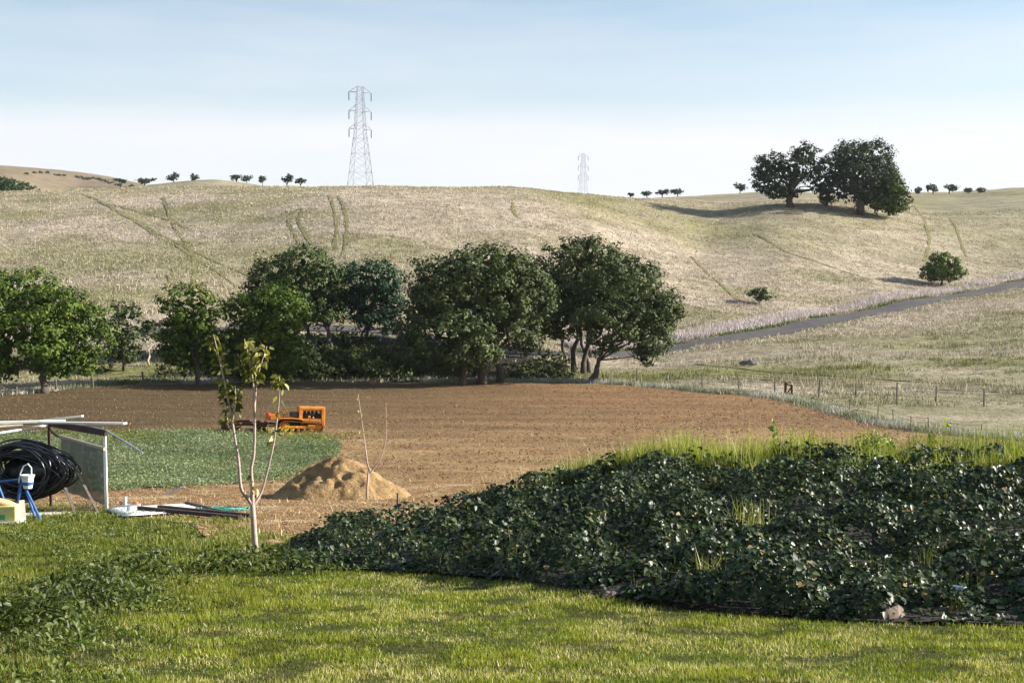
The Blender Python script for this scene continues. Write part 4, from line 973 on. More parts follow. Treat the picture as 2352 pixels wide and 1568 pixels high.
I = np.arange(nu * nv).reshape(nv, nu); Q = np.stack([I[:-1, :-1], I[:-1, 1:], I[1:, 1:], I[1:, :-1]], -1).reshape(-1, 4)
mo = mesh_np('earth_mound', np.stack([A + mc.x, B + mc.y, Zm], -1).reshape(-1, 3), Q, M['mound'], smooth=True, origin=mc)
tag(mo, 'heap of tan loose earth on the bare yard below the crop patch', 'mound')

# ------------------------------------------------------------------ saplings
def sapling(label, d, trunk, branches, leafspec, r0, nmax):
    base = G(trunk[0][0], d); root = wempty('sapling', base); tag(root, label, 'sapling', 'young orchard saplings')
    def path(pts, d0): return [P(u, v, d0 + dd) for u, v, dd in [(p[0], p[1], p[2] if len(p) > 2 else 0) for p in pts]]
    tp = path(trunk, d); tp[0] = Vector((base.x, base.y, base.z - .1)); k = len(tp)
    MB().tube(tp, [r0 * (1.15 - .3 * i / (k - 1)) for i in range(k)], 9, jit=.12).build('trunk', M['sapbark'], root, smooth=True)
    for pts, ra, rb in branches:
        q = path(pts, d); kk = len(q); sp = smooth_path([tuple(v) for v in q], 4)
        MB().tube([Vector(v) for v in sp], [ra + (rb - ra) * i / (len(sp) - 1) for i in range(len(sp))], 6, jit=.15).build('branch', M['sapbark'], root, smooth=True)
    ms = []
    for c in leafspec['cols']:
        V, Fc = leaf_mesh(np.zeros((1, 3)), np.array([[0, 0, 1.]]), np.array([[0, 1., 0]]), np.array([1.0]), 'weed'); V[:, 0] *= 1.25; V[3, 2] -= .12
        ms.append(mesh_np('leaf', V, Fc, M['grass'], colr=np.repeat([c], 6, 0), link=False))
    cnt = 0
    for (u0, v0), (u1, v1), nn, spread, darkf in leafspec['runs']:
        for i in range(nn):
            t = rng.random(); p = P(u0 + (u1 - u0) * t, v0 + (v1 - v0) * t, d)
            out = Vector((rng.normal(), rng.normal(), 0)).normalized() * rng.uniform(.01, spread)
            p = p + out + Vector((0, 0, rng.normal() * .02))
            tip = (out.normalized() * rng.uniform(.3, .9) + Vector((0, 0, rng.uniform(-1.1, .1)))).normalized()
            nv = Vector((rng.normal() * .6 + out.x, rng.normal() * .6 + out.y - .2, rng.random() * .8 + .2))
            o = bpy.data.objects.new('leaf', ms[int(rng.integers(0, len(ms)))]); COL.objects.link(o); o.parent = root
            o.matrix_local = Matrix.Translation(p - base) @ orient(nv, tip) @ Matrix.Scale(leafspec['size'] * rng.uniform(.7, 1.3), 4); cnt += 1
    return root
sapling('tall three-stemmed leafy sapling with pale bark at the edge of the lawn', 22.6,
    [(586, 1278), (585, 1240), (582, 1195), (580, 1158)],
    [([(580, 1160), (566, 1140, -.05), (553, 1118, -.1), (548, 1060, -.1), (540, 1010, -.1), (533, 965, -.1), (521, 905, -.1), (508, 845, -.1), (498, 800, -.1), (490, 768, -.1)], .032, .006),
     ([(580, 1162), (579, 1120), (577, 1075), (583, 1040), (585, 980), (584, 920), (580, 870), (570, 815), (561, 778)], .036, .007),
     ([(582, 1162), (600, 1130, .1), (613, 1085, .1), (628, 1020, .1), (636, 965, .1), (642, 905, .1), (641, 862, .1)], .026, .006),
     ([(584, 950), (588, 890, .05), (597, 845, .08), (613, 795, .1)], .02, .006), ([(580, 870), (562, 845), (545, 812)], .013, .005), ([(533, 968, -.1), (541, 925, -.15), (540, 885, -.15)], .015, .005)],
    {'size': .125, 'cols': [(.11, .12, .018), (.24, .23, .04), (.46, .40, .16), (.06, .068, .012), (.15, .15, .022)],
     'runs': [((490, 768), (496, 800), 26, .07, 0), ((497, 805), (507, 850), 22, .08, 0), ((508, 850), (530, 950), 62, .11, 0), ((540, 885), (533, 965), 44, .09, 0),
              ((561, 775), (572, 830), 34, .10, 0), ((572, 830), (583, 880), 26, .09, 0), ((612, 790), (597, 850), 36, .10, 0), ((597, 850), (590, 885), 10, .08, 0), ((545, 812), (562, 850), 16, .08, 0),
              ((641, 862), (643, 890), 26, .07, 0), ((642, 895), (637, 960), 8, .05, 0), ((585, 1085), (583, 1130), 4, .06, 0), ((636, 985), (626, 1010), 6, .06, 0), ((520, 960), (530, 975), 10, .08, 0)]}, .047, 320)
sapling('small thin two-stemmed sapling with few leaves standing behind the ivy bank', 46.5,
    [(841, 1160), (843, 1120), (847, 1078)],
    [([(847, 1080), (842, 1050), (836, 1005), (828, 945), (822, 905)], .030, .008), ([(847, 1088), (870, 1060), (883, 1025), (888, 990), (886, 925)], .022, .008)],
    {'size': .11, 'cols': [(.24, .24, .07), (.40, .36, .16)], 'runs': [((829, 980), (836, 1005), 9, .25, 0), ((825, 935), (828, 960), 6, .12, 0), ((886, 925), (888, 990), 8, .16, 0), ((822, 905), (824, 915), 3, .08, 0)]}, .040, 40)
b = G(912, 44)
MB().tube([b - Vector((0, 0, .1)), b + Vector((0, 0, .42))], .035, 7).build('marker_stake', M['post'], None, origin=b); tag(bpy.data.objects['marker_stake'], 'short grey stake in the dirt behind the ivy bank', 'stake')

# ------------------------------------------------------------------ crawler tractor
tb = G(681, 76.5); tb.z += .06
tr = empty('crawler_tractor', tb, math.radians(-4)); tr.rotation_euler = (0, math.radians(2.0), math.radians(18)); tag(tr, 'small orange crawler tractor parked at the edge of the crop patch', 'tractor')
def rbox(w, name, mat, par, bev=.0, smooth=False): return MB().box(*w, bev=bev).build(name, M[mat], par)
hood = MB()
hood.box(0.0, 1.42, -.33, .33, 1.17, 1.36, bev=.05)                       # top
hood.box(1.24, 1.43, -.335, .335, .36, 1.30, bev=.03)                     # radiator shell
hood.box(0.02, .20, -.325, .325, .60, 1.20, bev=.02)                      # rear frame
hood.box(0.18, 1.26, -.322, -.28, .48, .73); hood.box(0.18, 1.26, .28, .322, .48, .73)  # lower side rails
ho = hood.build('hood', M['orange'], tr)
gr_ = MB()
for i in range(9): gr_.box(1.43, 1.445, -.26 + i * .06, -.235 + i * .06, .5, 1.22)
gr_.build('radiator_grille', M['dark'], ho)
eng = MB(); eng.box(.22, 1.22, -.17, .17, .42, .98, bev=.03)
for i in range(4): eng.lathe([(.075, 0), (.075, .14), (.05, .16)], (.38 + i * .21, 0, .96), n=10)
eng.tube([(.35, -.2, .9), (.7, -.23, .93), (1.1, -.2, .9)], .035, 7)
e_ = eng.build('engine', M['dark'], tr)
MB().box(.52, .66, -.24, -.17, .74, .92, bev=.02).build('fuel_pump', M['orange'], e_)
MB().lathe([(.05, 0), (.05, .05), (.03, .07)], (.82, -.2, .76), 'z', 10).build('filter_cap', M['white'], e_)
MB().tube([(.9, .1, 1.34), (.9, .1, 1.40), (.9, .1, 1.42)], [.045, .045, .03], 9).build('exhaust_stub', M['rust'], tr)
rbox((-.40, .0, -.30, .30, .80, 1.06), 'fuel_tank', 'dark', tr, .03)
rbox((-1.05, .04, -.36, .36, .64, .74), 'platform', 'orange', tr, .02)
rbox((-1.05, .25, -.28, .28, .34, .64), 'transmission_case', 'dark', tr, .03)
for s in (-1, 1):
    f = MB(); pts = [(-1.2, .60), (-1.05, .70), (-.4, .71), (.0, .66), (.30, .60)]
    for i in range(4):
        (x0, z0), (x1, z1) = pts[i], pts[i + 1]; yc = s * .52
        f.bar((x0, yc, z0 + .06), (x1 + .02, yc, z1 + .06), .40, .035)
    f.build('fender', M['orange'], tr)
st = MB(); st.box(-1.48, -.98, -.36, .36, .62, .70, bev=.02); st.box(-1.50, -1.0, -.38, -.32, .66, .92); st.box(-1.50, -1.0, .32, .38, .66, .92)
se = st.build('seat', M['orange'], tr)
MB().box(-1.46, -1.02, -.31, .31, .70, .82, bev=.03).build('seat_cushion', M['red'], se)
bk = MB().box(-1.58, -1.46, -.36, .36, .72, 1.14, bev=.035, m=Matrix.Rotation(math.radians(-4), 4, 'Y')).build('seat_back', M['red'], se)
for xx, yy, hh_ in [(-.62, -.16, 1.12), (-.72, .02, 1.02), (-.80, .2, 1.08)]:
    lv = MB().tube([(xx + .08, yy, .70), (xx + .04, yy, .9), (xx, yy, hh_)], .014, 6).build('lever', M['rust'], tr)
    MB().lathe([(.015, -.03), (.032, -.015), (.032, .015), (.015, .03)], (xx, yy, hh_), n=8).build('knob', M['orange'], lv)
def loop_pts(xa, ra, za, xb, rb, zb, n):
    out = []
    for i in range(14): a = math.pi / 2 + math.pi * i / 13; out.append((xa + ra * math.cos(a), za + ra * math.sin(a)))
    for i in range(14): a = -math.pi / 2 + math.pi * i / 13; out.append((xb + rb * math.cos(a), zb + rb * math.sin(a)))
    out.append(out[0]); P2 = np.array(out); L = np.r_[0, np.cumsum(np.hypot(*np.diff(P2, axis=0).T))]; s_ = np.linspace(0, L[-1], n + 1)[:-1]
    g = lambda s: np.array([np.interp(s % L[-1], L, P2[:, 0]), np.interp(s % L[-1], L, P2[:, 1])])
    return [(g(s), (g(s + .02) - g(s - .02)) / .04) for s in s_], L[-1]
for s in (-1, 1):
    yc = s * .52; lp, LL = loop_pts(-.74, .29, .32, 1.02, .26, .28, 34)
    shoe = MB(); w_ = LL / 34 * .90
    for (p, t) in lp:
        t = t / np.linalg.norm(t); nn = np.array([t[1], -t[0]])
        a = Vector((p[0] - t[0] * w_ / 2, yc, p[1] - t[1] * w_ / 2)); b2 = Vector((p[0] + t[0] * w_ / 2, yc, p[1] + t[1] * w_ / 2))
        shoe.bar(a, b2, .33, .03, up=(nn[0], 0, nn[1]))
        g0 = Vector((p[0] + nn[0] * .03 + t[0] * w_ * .3, yc - .16, p[1] + nn[1] * .03 + t[1] * w_ * .3)); shoe.bar(g0, g0 + Vector((0, .32, 0)), .02, .05, up=(nn[0], 0, nn[1]))
    track = shoe.build('track', M['shoe'], tr)
    MB().lathe([(.05, -.1), (.22, -.07), (.24, 0), (.22, .07), (.05, .1)], (1.02, yc, .28), 'y', 18).build('idler_wheel', M['orange'], track)
    sp_ = MB().lathe([(.06, -.09), (.20, -.06), (.25, 0), (.20, .06), (.06, .09)], (-.74, yc, .32), 'y', 18)
    for i in range(12): a = i / 12 * 6.283; sp_.bar((-.74 + .22 * math.cos(a), yc, .32 + .22 * math.sin(a)), (-.74 + .285 * math.cos(a), yc, .32 + .285 * math.sin(a)), .05, .04, up=(0, 1, 0))
    sp_.build('drive_sprocket', M['orange'], track)
    fr = MB().box(-.70, 1.0, yc - .09, yc + .09, .22, .36, bev=.02); fr.box(.45, .85, yc - .12, yc + .12, .30, .44, bev=.03); fr.build('track_frame', M['orange'], track)
    for xr in (-.38, -.05, .28, .62): MB().lathe([(.04, -.08), (.10, -.06), (.10, .06), (.04, .08)], (xr, yc, .13), 'y', 12).build('track_roller', M['shoe'], track)
    MB().lathe([(.03, -.06), (.07, -.05), (.07, .05), (.03, .06)], (.15, yc, .50), 'y', 10).build('carrier_roller', M['shoe'], track)
MB().bar((-.95, 0, .34), (-1.55, 0, .30), .12, .06).build('drawbar', M['rust'], tr)
MB().tube([(1.40, -.1, .36), (1.52, -.1, .30), (1.56, .0, .28), (1.52, .1, .30), (1.40, .1, .36)], .02, 6).build('front_hook', M['orange'], tr)
# disc harrow
hb = G(566, 77.0); hb.z += .05
ha = empty('disc_harrow', hb, math.radians(3)); tag(ha, 'low rusty disc harrow hitched behind the orange tractor', 'harrow')
fr = MB()
for yy in (-.8, -.27, .27, .8): fr.bar((-1.15, yy, .40), (1.15, yy, .40), .07, .08)
for xx in (-1.1, -.3, .35, 1.1): fr.bar((xx, -.9, .46), (xx, .9, .46), .08, .06)
fr.build('frame', M['rust'], ha)
MB().bar((1.1, -.3, .42), (2.1, 0, .36), .06, .06).bar((1.1, .3, .42), (2.1, 0, .361), .06, .058).bar((2.0, 0, .36), (2.55, 0, .335), .09, .05).build('drawbar', M['rust'], ha)
dm = None
for xx, sk in ((-.85, .22), (.75, -.22)):
    MB().bar((xx - sk * .95, -.95, .26), (xx + sk * .95, .95, .26), .05, .05).build('gang_axle', M['dark'], ha)
    for i in range(9):
        yy = -.92 + i * .23
        if dm is None:
            o = MB().lathe([(.03, -.05), (.12, -.045), (.20, -.02), (.25, .02), (.24, .025), (.19, -.01), (.11, -.035), (.03, -.04)], (0, 0, 0), 'y', 16).build('disc', M['rust'], ha, smooth=True); dm = o.data
        else: o = put('disc', dm, ha)
        o.location = (xx + sk * yy, yy, .26); o.rotation_euler = (0, 0, -sk)
MB().box(-.45, .2, -.2, .2, .49, .62, bev=.03).build('weight_box', M['rust'], ha)
MB().tube([(.9, -.1, .46), (1.0, -.1, .62), (1.05, -.1, .78)], .02, 6).build('adjusting_lever', M['rust'], ha)
# yellow flowers by the tractor
for u, nn in ((612, 45), (640, 40), (652, 30)):
    g = G(u + 10, 74.6); n = nn; pp = np.array(g) + np.stack([rng.normal(size=n) * .28, rng.normal(size=n) * .1, rng.uniform(.1, .5, n)], -1)
    V, Fc = leaf_mesh(pp, norm(unit(n) + np.array([.3, -.5, .5])), unit(n), rng.uniform(.07, .13, n), 'ivy')
    tag(mesh_np('mustard_plant', V, Fc, M['grass'], colr=np.repeat(lerp((.30, .26, .02), (.62, .54, .04), rng.random(n)), 6, 0), origin=g), 'yellow flowering weed clump at the back of the orange tractor', 'flowers', 'yellow flowering weeds by the tractor', kind='stuff')
g = G(636, 74.4); n = 26; pp = np.array(g) + np.stack([rng.normal(size=n) * .2, rng.normal(size=n) * .1, rng.uniform(.1, .34, n)], -1)
V, Fc = leaf_mesh(pp, norm(unit(n) + np.array([.3, -.5, .5])), unit(n), rng.uniform(.07, .12, n), 'ivy')
tag(mesh_np('white_flowers', V, Fc, M['grass'], colr=np.repeat(np.full((n, 3), .75), 6, 0), origin=g), 'white flower clump beside the yellow weeds at the tractor', 'flowers', kind='stuff')

# ------------------------------------------------------------------ lean-to on the left
D0 = 39.0
sh = wempty('lean_to', G(120, D0)); tag(sh, 'ramshackle open lean-to with dark beam, pale post and grey netting', 'shelter')
def on_ground(u, d, sink=.12): g = G(u, d); g.z -= sink; return g
MB().bar(on_ground(240, 38.6), P(240, 990, 38.6), .075, .075).build('post', M['whitewood'], sh)
MB().bar(on_ground(112, 41.5), P(112, 972, 41.5), .07, .07).build('post', M['beam'], sh)
MB().bar(on_ground(-70, 38.6), P(-70, 985, 38.6), .08, .08).build('post', M['palewood'], sh)
MB().bar(on_ground(-110, 41.5), P(-110, 975, 41.5), .08, .08).build('post', M['palewood'], sh)
MB().bar(P(104, 970, 41.7), P(244, 994, 38.5), .10, .17).build('beam', M['beam'], sh)
MB().bar(P(-116, 972, 41.7), P(-66, 985, 38.5), .10, .15).build('beam', M['beam'], sh)
MB().tube([P(138, 1002, 41.0), P(190, 1017, 39.8), P(241, 1031, 38.55)], .055, 8).build('rail', M['palewood'], sh)
MB().tube([P(112, 974, 41.5), P(118, 990, 41.3), P(134, 1003, 41.0)], .03, 6).build('brace', M['beam'], sh)
# netting hung from the rail
nu, nv = 26, 10; V = []
for j in range(nv):
    for i in range(nu):
        t = i / (nu - 1); a = P(139, 1004, 41.0).lerp(P(240, 1033, 38.6), t); bq = G(140 + 99 * t, 41.0 - 2.4 * t); bz = bq.z + .35 * (1 - t) + .25
        z = a.z + (bz - a.z) * j / (nv - 1); w = math.sin(t * 19) * .05 + math.sin(t * 41 + j * .5) * .02
        V.append((a.x + w * .3, a.y + w, z))
I = np.arange(nu * nv).reshape(nv, nu); Q = np.stack([I[:-1, :-1], I[:-1, 1:], I[1:, 1:], I[1:, :-1]], -1).reshape(-1, 4)
part_np('netting', V, Q, M['net'], sh, smooth=True)
# loose white boards on top
def board(label, a, b, w, h, mat='whitewood'):
    o = MB().bar(a, b, w, h).build('roof_board', M[mat], None, origin=Vector(a)); tag(o, label, 'board', 'loose boards lying on the lean-to')
board('white board crossing over the others, its end pointing up', P(-60, 984, 40.9), P(190, 955, 40.6), .14, .05)
board('long white board overhanging past the pale post', P(40, 969, 40.3), P(288, 972, 39.0), .16, .05)
board('thick white board over the left side of the lean-to', P(-90, 972, 39.5), P(150, 966, 40.2), .20, .06)
board('narrow white board slanting below the thick one', P(-60, 1003, 38.7), P(108, 976, 40.6), .09, .04)
board('lower white board beside the thick one, greyer', P(-90, 986, 39.0), P(130, 968, 40.4), .13, .04, 'palewood')
MB().tube([P(118, 966, 41), P(200, 978, 39.5), P(243, 988, 38.5), P(285, 1013, 38), P(328, 1040, 37.6)], .022, 7).build('bent_pipe', M['steel'], None, origin=P(243, 988, 38.5))
tag(bpy.data.objects['bent_pipe'], 'thin bent grey pipe drooping off the dark beam', 'pipe')
# coil of black hose under the roof
cb = G(85, 38.9); hc = wempty('hose_coil', cb); tag(hc, 'big heap of coiled black irrigation hose under the lean-to', 'hose')
cen = P(62, 1080, 39.0)
for i in range(54):
    n = 30; a0 = rng.random() * .5; rx = rng.uniform(.72, 1.32); rz = rng.uniform(.34, .84); th = rng.uniform(-.32, .12); dy = rng.uniform(-.65, .45); cx_ = rng.normal() * .08 - .05
    pts = []
    for j in range(n):
        a = 2 * math.pi * j / n; x_ = rx * math.cos(a) * (1.0 + .06 * math.sin(3 * a)); z_ = rz * math.sin(a)
        x2, z2 = x_ * math.cos(th) - z_ * math.sin(th), x_ * math.sin(th) + z_ * math.cos(th)
        q = Vector((cen.x + x2 + cx_, cen.y + dy + .18 * math.cos(a + i), cen.z + z2))
        gz = tz(q.x, q.y) + .06; q.z = max(q.z, gz); pts.append(q)
    MB().tube(pts, .024, 6, closed=True).build('hose_loop', M['black'], hc, smooth=True)
core = MB(); V = []
nu, nv = 28, 16
for j in range(nv):
    ph = math.pi * j / (nv - 1) - math.pi / 2
    for i in range(nu):
        a = 2 * math.pi * i / nu; r = 1 + .10 * math.sin(7 * a + 3 * ph) + .06 * rng.random()
        p = Vector((cen.x + 0.72 * math.cos(a) * math.cos(ph) * r, cen.y + .3 + .3 * math.sin(a) * math.cos(ph) * r, cen.z - .1 + .45 * math.sin(ph) * r)); p.z = max(p.z, tz(p.x, p.y) + .02); V.append(p)
I = np.arange(nu * nv).reshape(nv, nu); Q = [(I[j, i], I[j, (i + 1) % nu], I[j + 1, (i + 1) % nu], I[j + 1, i]) for j in range(nv - 1) for i in range(nu)]
core.add(V, Q).build('plastic_wrap', M['black'], hc, smooth=True)
# brush and scrap boards beside the coil
br = MB(); g = G(195, 38.4)
for i in range(150):
    a = Vector((g.x + rng.normal() * .38, g.y + rng.normal() * .3, 0)); a.z = tz(a.x, a.y) - .03; o = Vector(unit(1)[0]); o.z = abs(o.z) * .7 + .05
    br.tube(crooked(a, a + o * rng.uniform(.3, .8), 3, .3), [.010, .008, .006, .003], 4)
o = br.build('brush_pile', M['twig'], None, origin=g); tag(o, 'tangled pile of dark dry twigs at the foot of the pale post', 'brush')
for (u0, v0, d0_), (u1, v1, d1_), lab in [((178, 1085, 38.9), (222, 1120, 37.6), 'grey scrap plank leaning down into the twig pile'), ((150, 1120, 38.0), (168, 1147, 37.0), 'short grey scrap plank lying below the hose heap')]:
    a = P(u0, v0, d0_); c = G(u1, d1_); c.z += .03; a.z = max(a.z, tz(a.x, a.y) + .05)
    o = MB().bar(a, c, .07, .03).build('scrap_plank', M['post'], None, origin=a); tag(o, lab, 'plank')
a = G(36, 36.2); c = G(156, 37.4); a.z += .07; c.z += .07
o = MB().bar(a, c, .26, .06).build('base_plank', M['palewood'], None, origin=a); tag(o, 'wide pale plank lying on the ground before the black hose', 'plank')

# blue frame, bucket, box
DB = 34.3
bfm = wempty('folding_stand', G(48, DB)); tag(bfm, 'blue metal folding stand with splayed legs in front of the hose', 'stand')
def gp(u, d): g = G(u, d); g.z += .0; return g
for pts in ([P(52, 1100, DB), gp(28, DB - .25)], [P(50, 1104, DB), gp(89, DB - .25)], [P(-6, 1108, DB + .25), gp(20, DB + .25)], [P(46, 1112, DB + .2), gp(30, DB + .3)], [P(52, 1104, DB + .2), gp(76, DB + .35)]):
    MB().tube(pts, .03, 8).build('leg', M['blue'], bfm)
MB().tube([P(-8, 1107, DB + .2), P(52, 1100, DB + .1)], .028, 8).build('top_rail', M['blue'], bfm)
MB().tube([P(14, 1178, DB), P(46, 1180, DB)], .022, 7).build('cross_bar', M['blue'], bfm)
MB().tube([P(43, 1108, DB), P(47, 1085, DB), P(54, 1070, DB), P(64, 1065, DB), P(72, 1074, DB), P(72, 1094, DB)], .018, 7).build('handle', M['white'], bfm)
bk_ = P(64, 1121, DB - .05); bkt = wempty('bucket', bk_); tag(bkt, 'white plastic bucket propped on the blue stand', 'bucket')
MB().lathe([(.10, 0), (.155, .33), (.165, .33), (.165, .30), (.148, .28), (.10, .03)], bk_, n=16).build('body', M['white'], bkt, smooth=False)
MB().lathe([(.126, .085), (.138, .16), (.139, .16), (.127, .085)], bk_, n=16).build('blue_band', M['blue'], bkt)
g = G(50, 33.2); o = MB().bar(g - Vector((.02, 0, .1)), g + Vector((-.10, .1, .52)), .13, .05).build('short_post', M['palewood'], None, origin=g); tag(o, 'short pale leaning board standing in the grass by the box', 'board')
gb = G(2, 32.6); bx_ = empty('carton', gb + Vector((0, 0, .10)), .06); tag(bx_, 'yellow carton with a green printed panel sitting on a pale slab', 'box')
MB().box(-.50, .33, -.24, .24, .0, .34, bev=.008).build('body', M['yellow'], bx_); MB().box(-.42, .10, -.244, -.238, .03, .15).build('green_panel', M['greenbox'], bx_); MB().box(-.2, -.02, -.245, -.239, .18, .30).build('white_patch', M['white'], bx_)
o = MB().box(gb.x - .6, gb.x + .42, gb.y - .34, gb.y + .3, gb.z - .05, gb.z + .10, bev=.03).build('stone_slab', M['stone'], None, origin=gb); tag(o, 'rough pale slab under the yellow carton', 'slab')
sv = MB(); V = []; nu, nv = 18, 9; sc_ = gb + Vector((-.18, .0, .50))
for j in range(nv):
    ph = math.pi * j / (nv - 1) - math.pi / 2
    for i in range(nu):
        a = 2 * math.pi * i / nu; r = 1 + .1 * rng.random(); V.append(sc_ + Vector((.46 * math.copysign(abs(math.cos(a)) ** .6, math.cos(a)) * math.cos(ph) ** .6 * r, .20 * math.sin(a) * math.cos(ph) ** .6 * r, .10 * math.sin(ph) * r - .12 * math.cos(a) * .6)))
I = np.arange(nu * nv).reshape(nv, nu); Q = [(I[j, i], I[j, (i + 1) % nu], I[j + 1, (i + 1) % nu], I[j + 1, i]) for j in range(nv - 1) for i in range(nu)]
o = sv.add(V, Q).build('paper_sack', M['sack'], None, smooth=True, origin=sc_); tag(o, 'crumpled tan paper sack on top of the yellow carton', 'sack')
# white water pipe cross
pc = G(291, 36.6); pv = wempty('water_standpipe', pc); tag(pv, 'white plastic pipe cross standing in the dirt by the lean-to', 'pipe')
z0 = pc.z
MB().tube([(pc.x, pc.y, z0 - .1), (pc.x, pc.y, z0 + .28)], .05, 9).build('riser', M['pvc'], pv)
MB().tube([(pc.x - .28, pc.y, z0 + .28), (pc.x + .3, pc.y, z0 + .31)], .035, 9).build('cross_pipe', M['pvc'], pv)
MB().tube([(pc.x - .08, pc.y, z0 + .29), (pc.x - .08, pc.y, z0 + .52)], .035, 9).build('upright_pipe', M['pvc'], pv)
MB().tube([(pc.x - .14, pc.y - .25, z0 + .0), (pc.x + .08, pc.y + .05, z0 + .06)], .04, 8).build('outlet_pipe', M['pvc'], pv)
for dx in (-.2, .2): MB().lathe([(.02, 0), (.05, .02), (.05, .06), (.02, .08)], (pc.x + dx, pc.y, z0 + .32), n=8).build('valve_handle', M['valve'], pv)
# corrugated sheet, timbers, hose
def gcor(u, v, lift=.13): h = hit(u, v, 15); h.z += lift; return h
c00, c10, c11, c01 = gcor(238, 1178), gcor(282, 1197), gcor(486, 1183), gcor(430, 1166)
nu, nv = 61, 6; V = []
for j in range(nv):
    for i in range(nu):
        s_, t = j / (nv - 1), i / (nu - 1); p = (c00.lerp(c10, t)).lerp(c01.lerp(c11, t), s_); p.z = max(p.z, tz(p.x, p.y) + .13) + .018 * math.sin(t * 2 * math.pi * 10); V.append(p)
I = np.arange(nu * nv).reshape(nv, nu); Q = np.stack([I[:-1, :-1], I[:-1, 1:], I[1:, 1:], I[1:, :-1]], -1).reshape(-1, 4)
o = mesh_np('corrugated_sheet', V, Q, M['white'], smooth=True, origin=c00); tag(o, 'pale corrugated roofing sheet lying flat on the dirt', 'roofing sheet')
sm = o.modifiers.new('thick', 'SOLIDIFY'); sm.thickness = .006
for (u0, v0), (u1, v1), lab in [((366, 1180), (578, 1196), 'longer dark timber lying across the pale roofing sheet'), ((320, 1183), (552, 1201), 'shorter dark timber lying in front of the longer one')]:
    a = gcor(u0, v0, .20); c = gcor(u1, v1, .13); o = MB().bar(a, c, .12, .09).build('timber', M['beam'], None, origin=a); tag(o, lab, 'timber')
a = gcor(428, 1166, .17); c = gcor(484, 1181, .17); o = MB().bar(a, c, .09, .05).build('batten', M['beam'], None, origin=a); tag(o, 'short dark batten along the end of the roofing sheet', 'timber')
gh = hit(508, 1178, 15); ms_ = MB()
pts = []
for i in range(150):
    t = i / 149; a = t * 2 * math.pi * 6.5; r = .28 + .25 * math.sin(a * .37 + 1) ** 2; x_ = gh.x + r * 1.5 * math.cos(a) + .25 * math.sin(a * .23); y_ = gh.y + r * 1.6 * math.sin(a)
    pts.append((x_, y_, tz(x_, y_) + .13 + .03 * math.sin(i * 1.7)))
o = ms_.tube(pts, .018, 6).build('garden_hose', M['greenhose'], None, smooth=True, origin=gh); tag(o, 'green garden hose in a loose tangle on the dirt', 'hose')
g = hit(405, 1140, 15); o = MB().tube([g + Vector((-.5, -.1, .03)), g + Vector((-.15, 0, .16)), g + Vector((.15, .05, .3)), g + Vector((.3, .05, .33))], [.05, .07, .06, .03], 7, jit=.3).build('dead_branch', M['palewood'], None, origin=g); tag(o, 'pale piece of dead branch on the dirt beyond the roofing sheet', 'branch')

# ------------------------------------------------------------------ fences
def fence(name, label, pts, h, r, wires, leans=True, dmin=60, mat='post'):
    g0 = [hit(u, v, dmin) for u, v in pts]; root = wempty(name, g0[0]); tag(root, label, 'fence'); tops = []
    for g in g0:
        lx, ly = (rng.normal() * .05, rng.normal() * .05) if leans else (0, 0); hh_ = h * rng.uniform(.88, 1.1); t = g + Vector((lx, ly, hh_)); tops.append((g, t))
        MB().tube([g - Vector((0, 0, .2)), g.lerp(t, .5), t], [r * 1.1, r, r * .9], 6, jit=.15).build('post', M[mat], root)
    for k in range(wires):
        f = .95 - k * .28; line = []
        for i, (g, t) in enumerate(tops):
            line.append(g.lerp(t, f))
            if i < len(tops) - 1: m_ = g.lerp(t, f).lerp(tops[i + 1][0].lerp(tops[i + 1][1], f), .5); m_.z -= .05; line.append(m_)
        MB().tube(line, .008, 4).build('wire', M['wire'], root)
fence('wire_fence', 'wire fence of thin grey posts along the pasture side of the ploughed field', [(1463, 884), (1540, 890), (1613, 896), (1697, 900), (1780, 906), (1880, 913), (1965, 920), (2060, 924), (2150, 928), (2260, 934), (2380, 940)], 1.25, .06, 3, dmin=85)
fence('wire_fence', 'low sagging wire fence along the curved grassy corner of the field', [(1952, 948), (2016, 964), (2052, 972), (2092, 988), (2133, 993), (2183, 1003), (2250, 1012)], .85, .03, 2, dmin=60)
fence('wire_fence', 'wire fence on short posts below the broad bright oak', [(-80, 912), (37, 910), (130, 898), (215, 891), (330, 884)], 1.0, .07, 2, dmin=85)
g = hit(1812, 908, 85); gt = wempty('brace_post', g); tag(gt, 'dark double fence brace with a diagonal strut among the thin posts', 'fence post')
MB().bar(g - Vector((.28, 0, .2)), g + Vector((-.24, 0, .95)), .16, .16).build('post', M['rust'], gt)
MB().bar(g + Vector((.25, .1, -.2)), g + Vector((.20, .1, .78)), .14, .14).build('post', M['rust'], gt)
MB().bar(g + Vector((-.22, 0, .88)), g + Vector((.22, .1, .66)), .09, .09).build('rail', M['rust'], gt)
MB().bar(g + Vector((-.2, .03, .1)), g + Vector((.2, .08, .6)), .08, .08).build('strut', M['rust'], gt)
for u, v, L_, az_ in [(1855, 922, 1.1, .1), (1900, 936, 1.3, -.5), (1947, 950, 1.6, -.4), (1725, 922, .6, 1.2)]:
    g = hit(u, v, 70); dv = Vector((math.cos(az_), math.sin(az_), .06)) * L_
    p_ = [g + Vector((0, 0, .10))] + [g + dv * t + Vector((0, 0, .12 + .1 * math.sin(t * 5))) for t in (.33, .66, 1)]
    o = MB().tube(p_, [.05, .045, .03, .015], 6).tube([p_[1], p_[1] + Vector((.2, -.3, .25))], [.025, .008], 5).build('fallen_branch', M['twig'], None, origin=g); tag(o, 'thin dead branch lying along the far edge of the ploughed soil', 'branch', 'dead branches on the field edge')
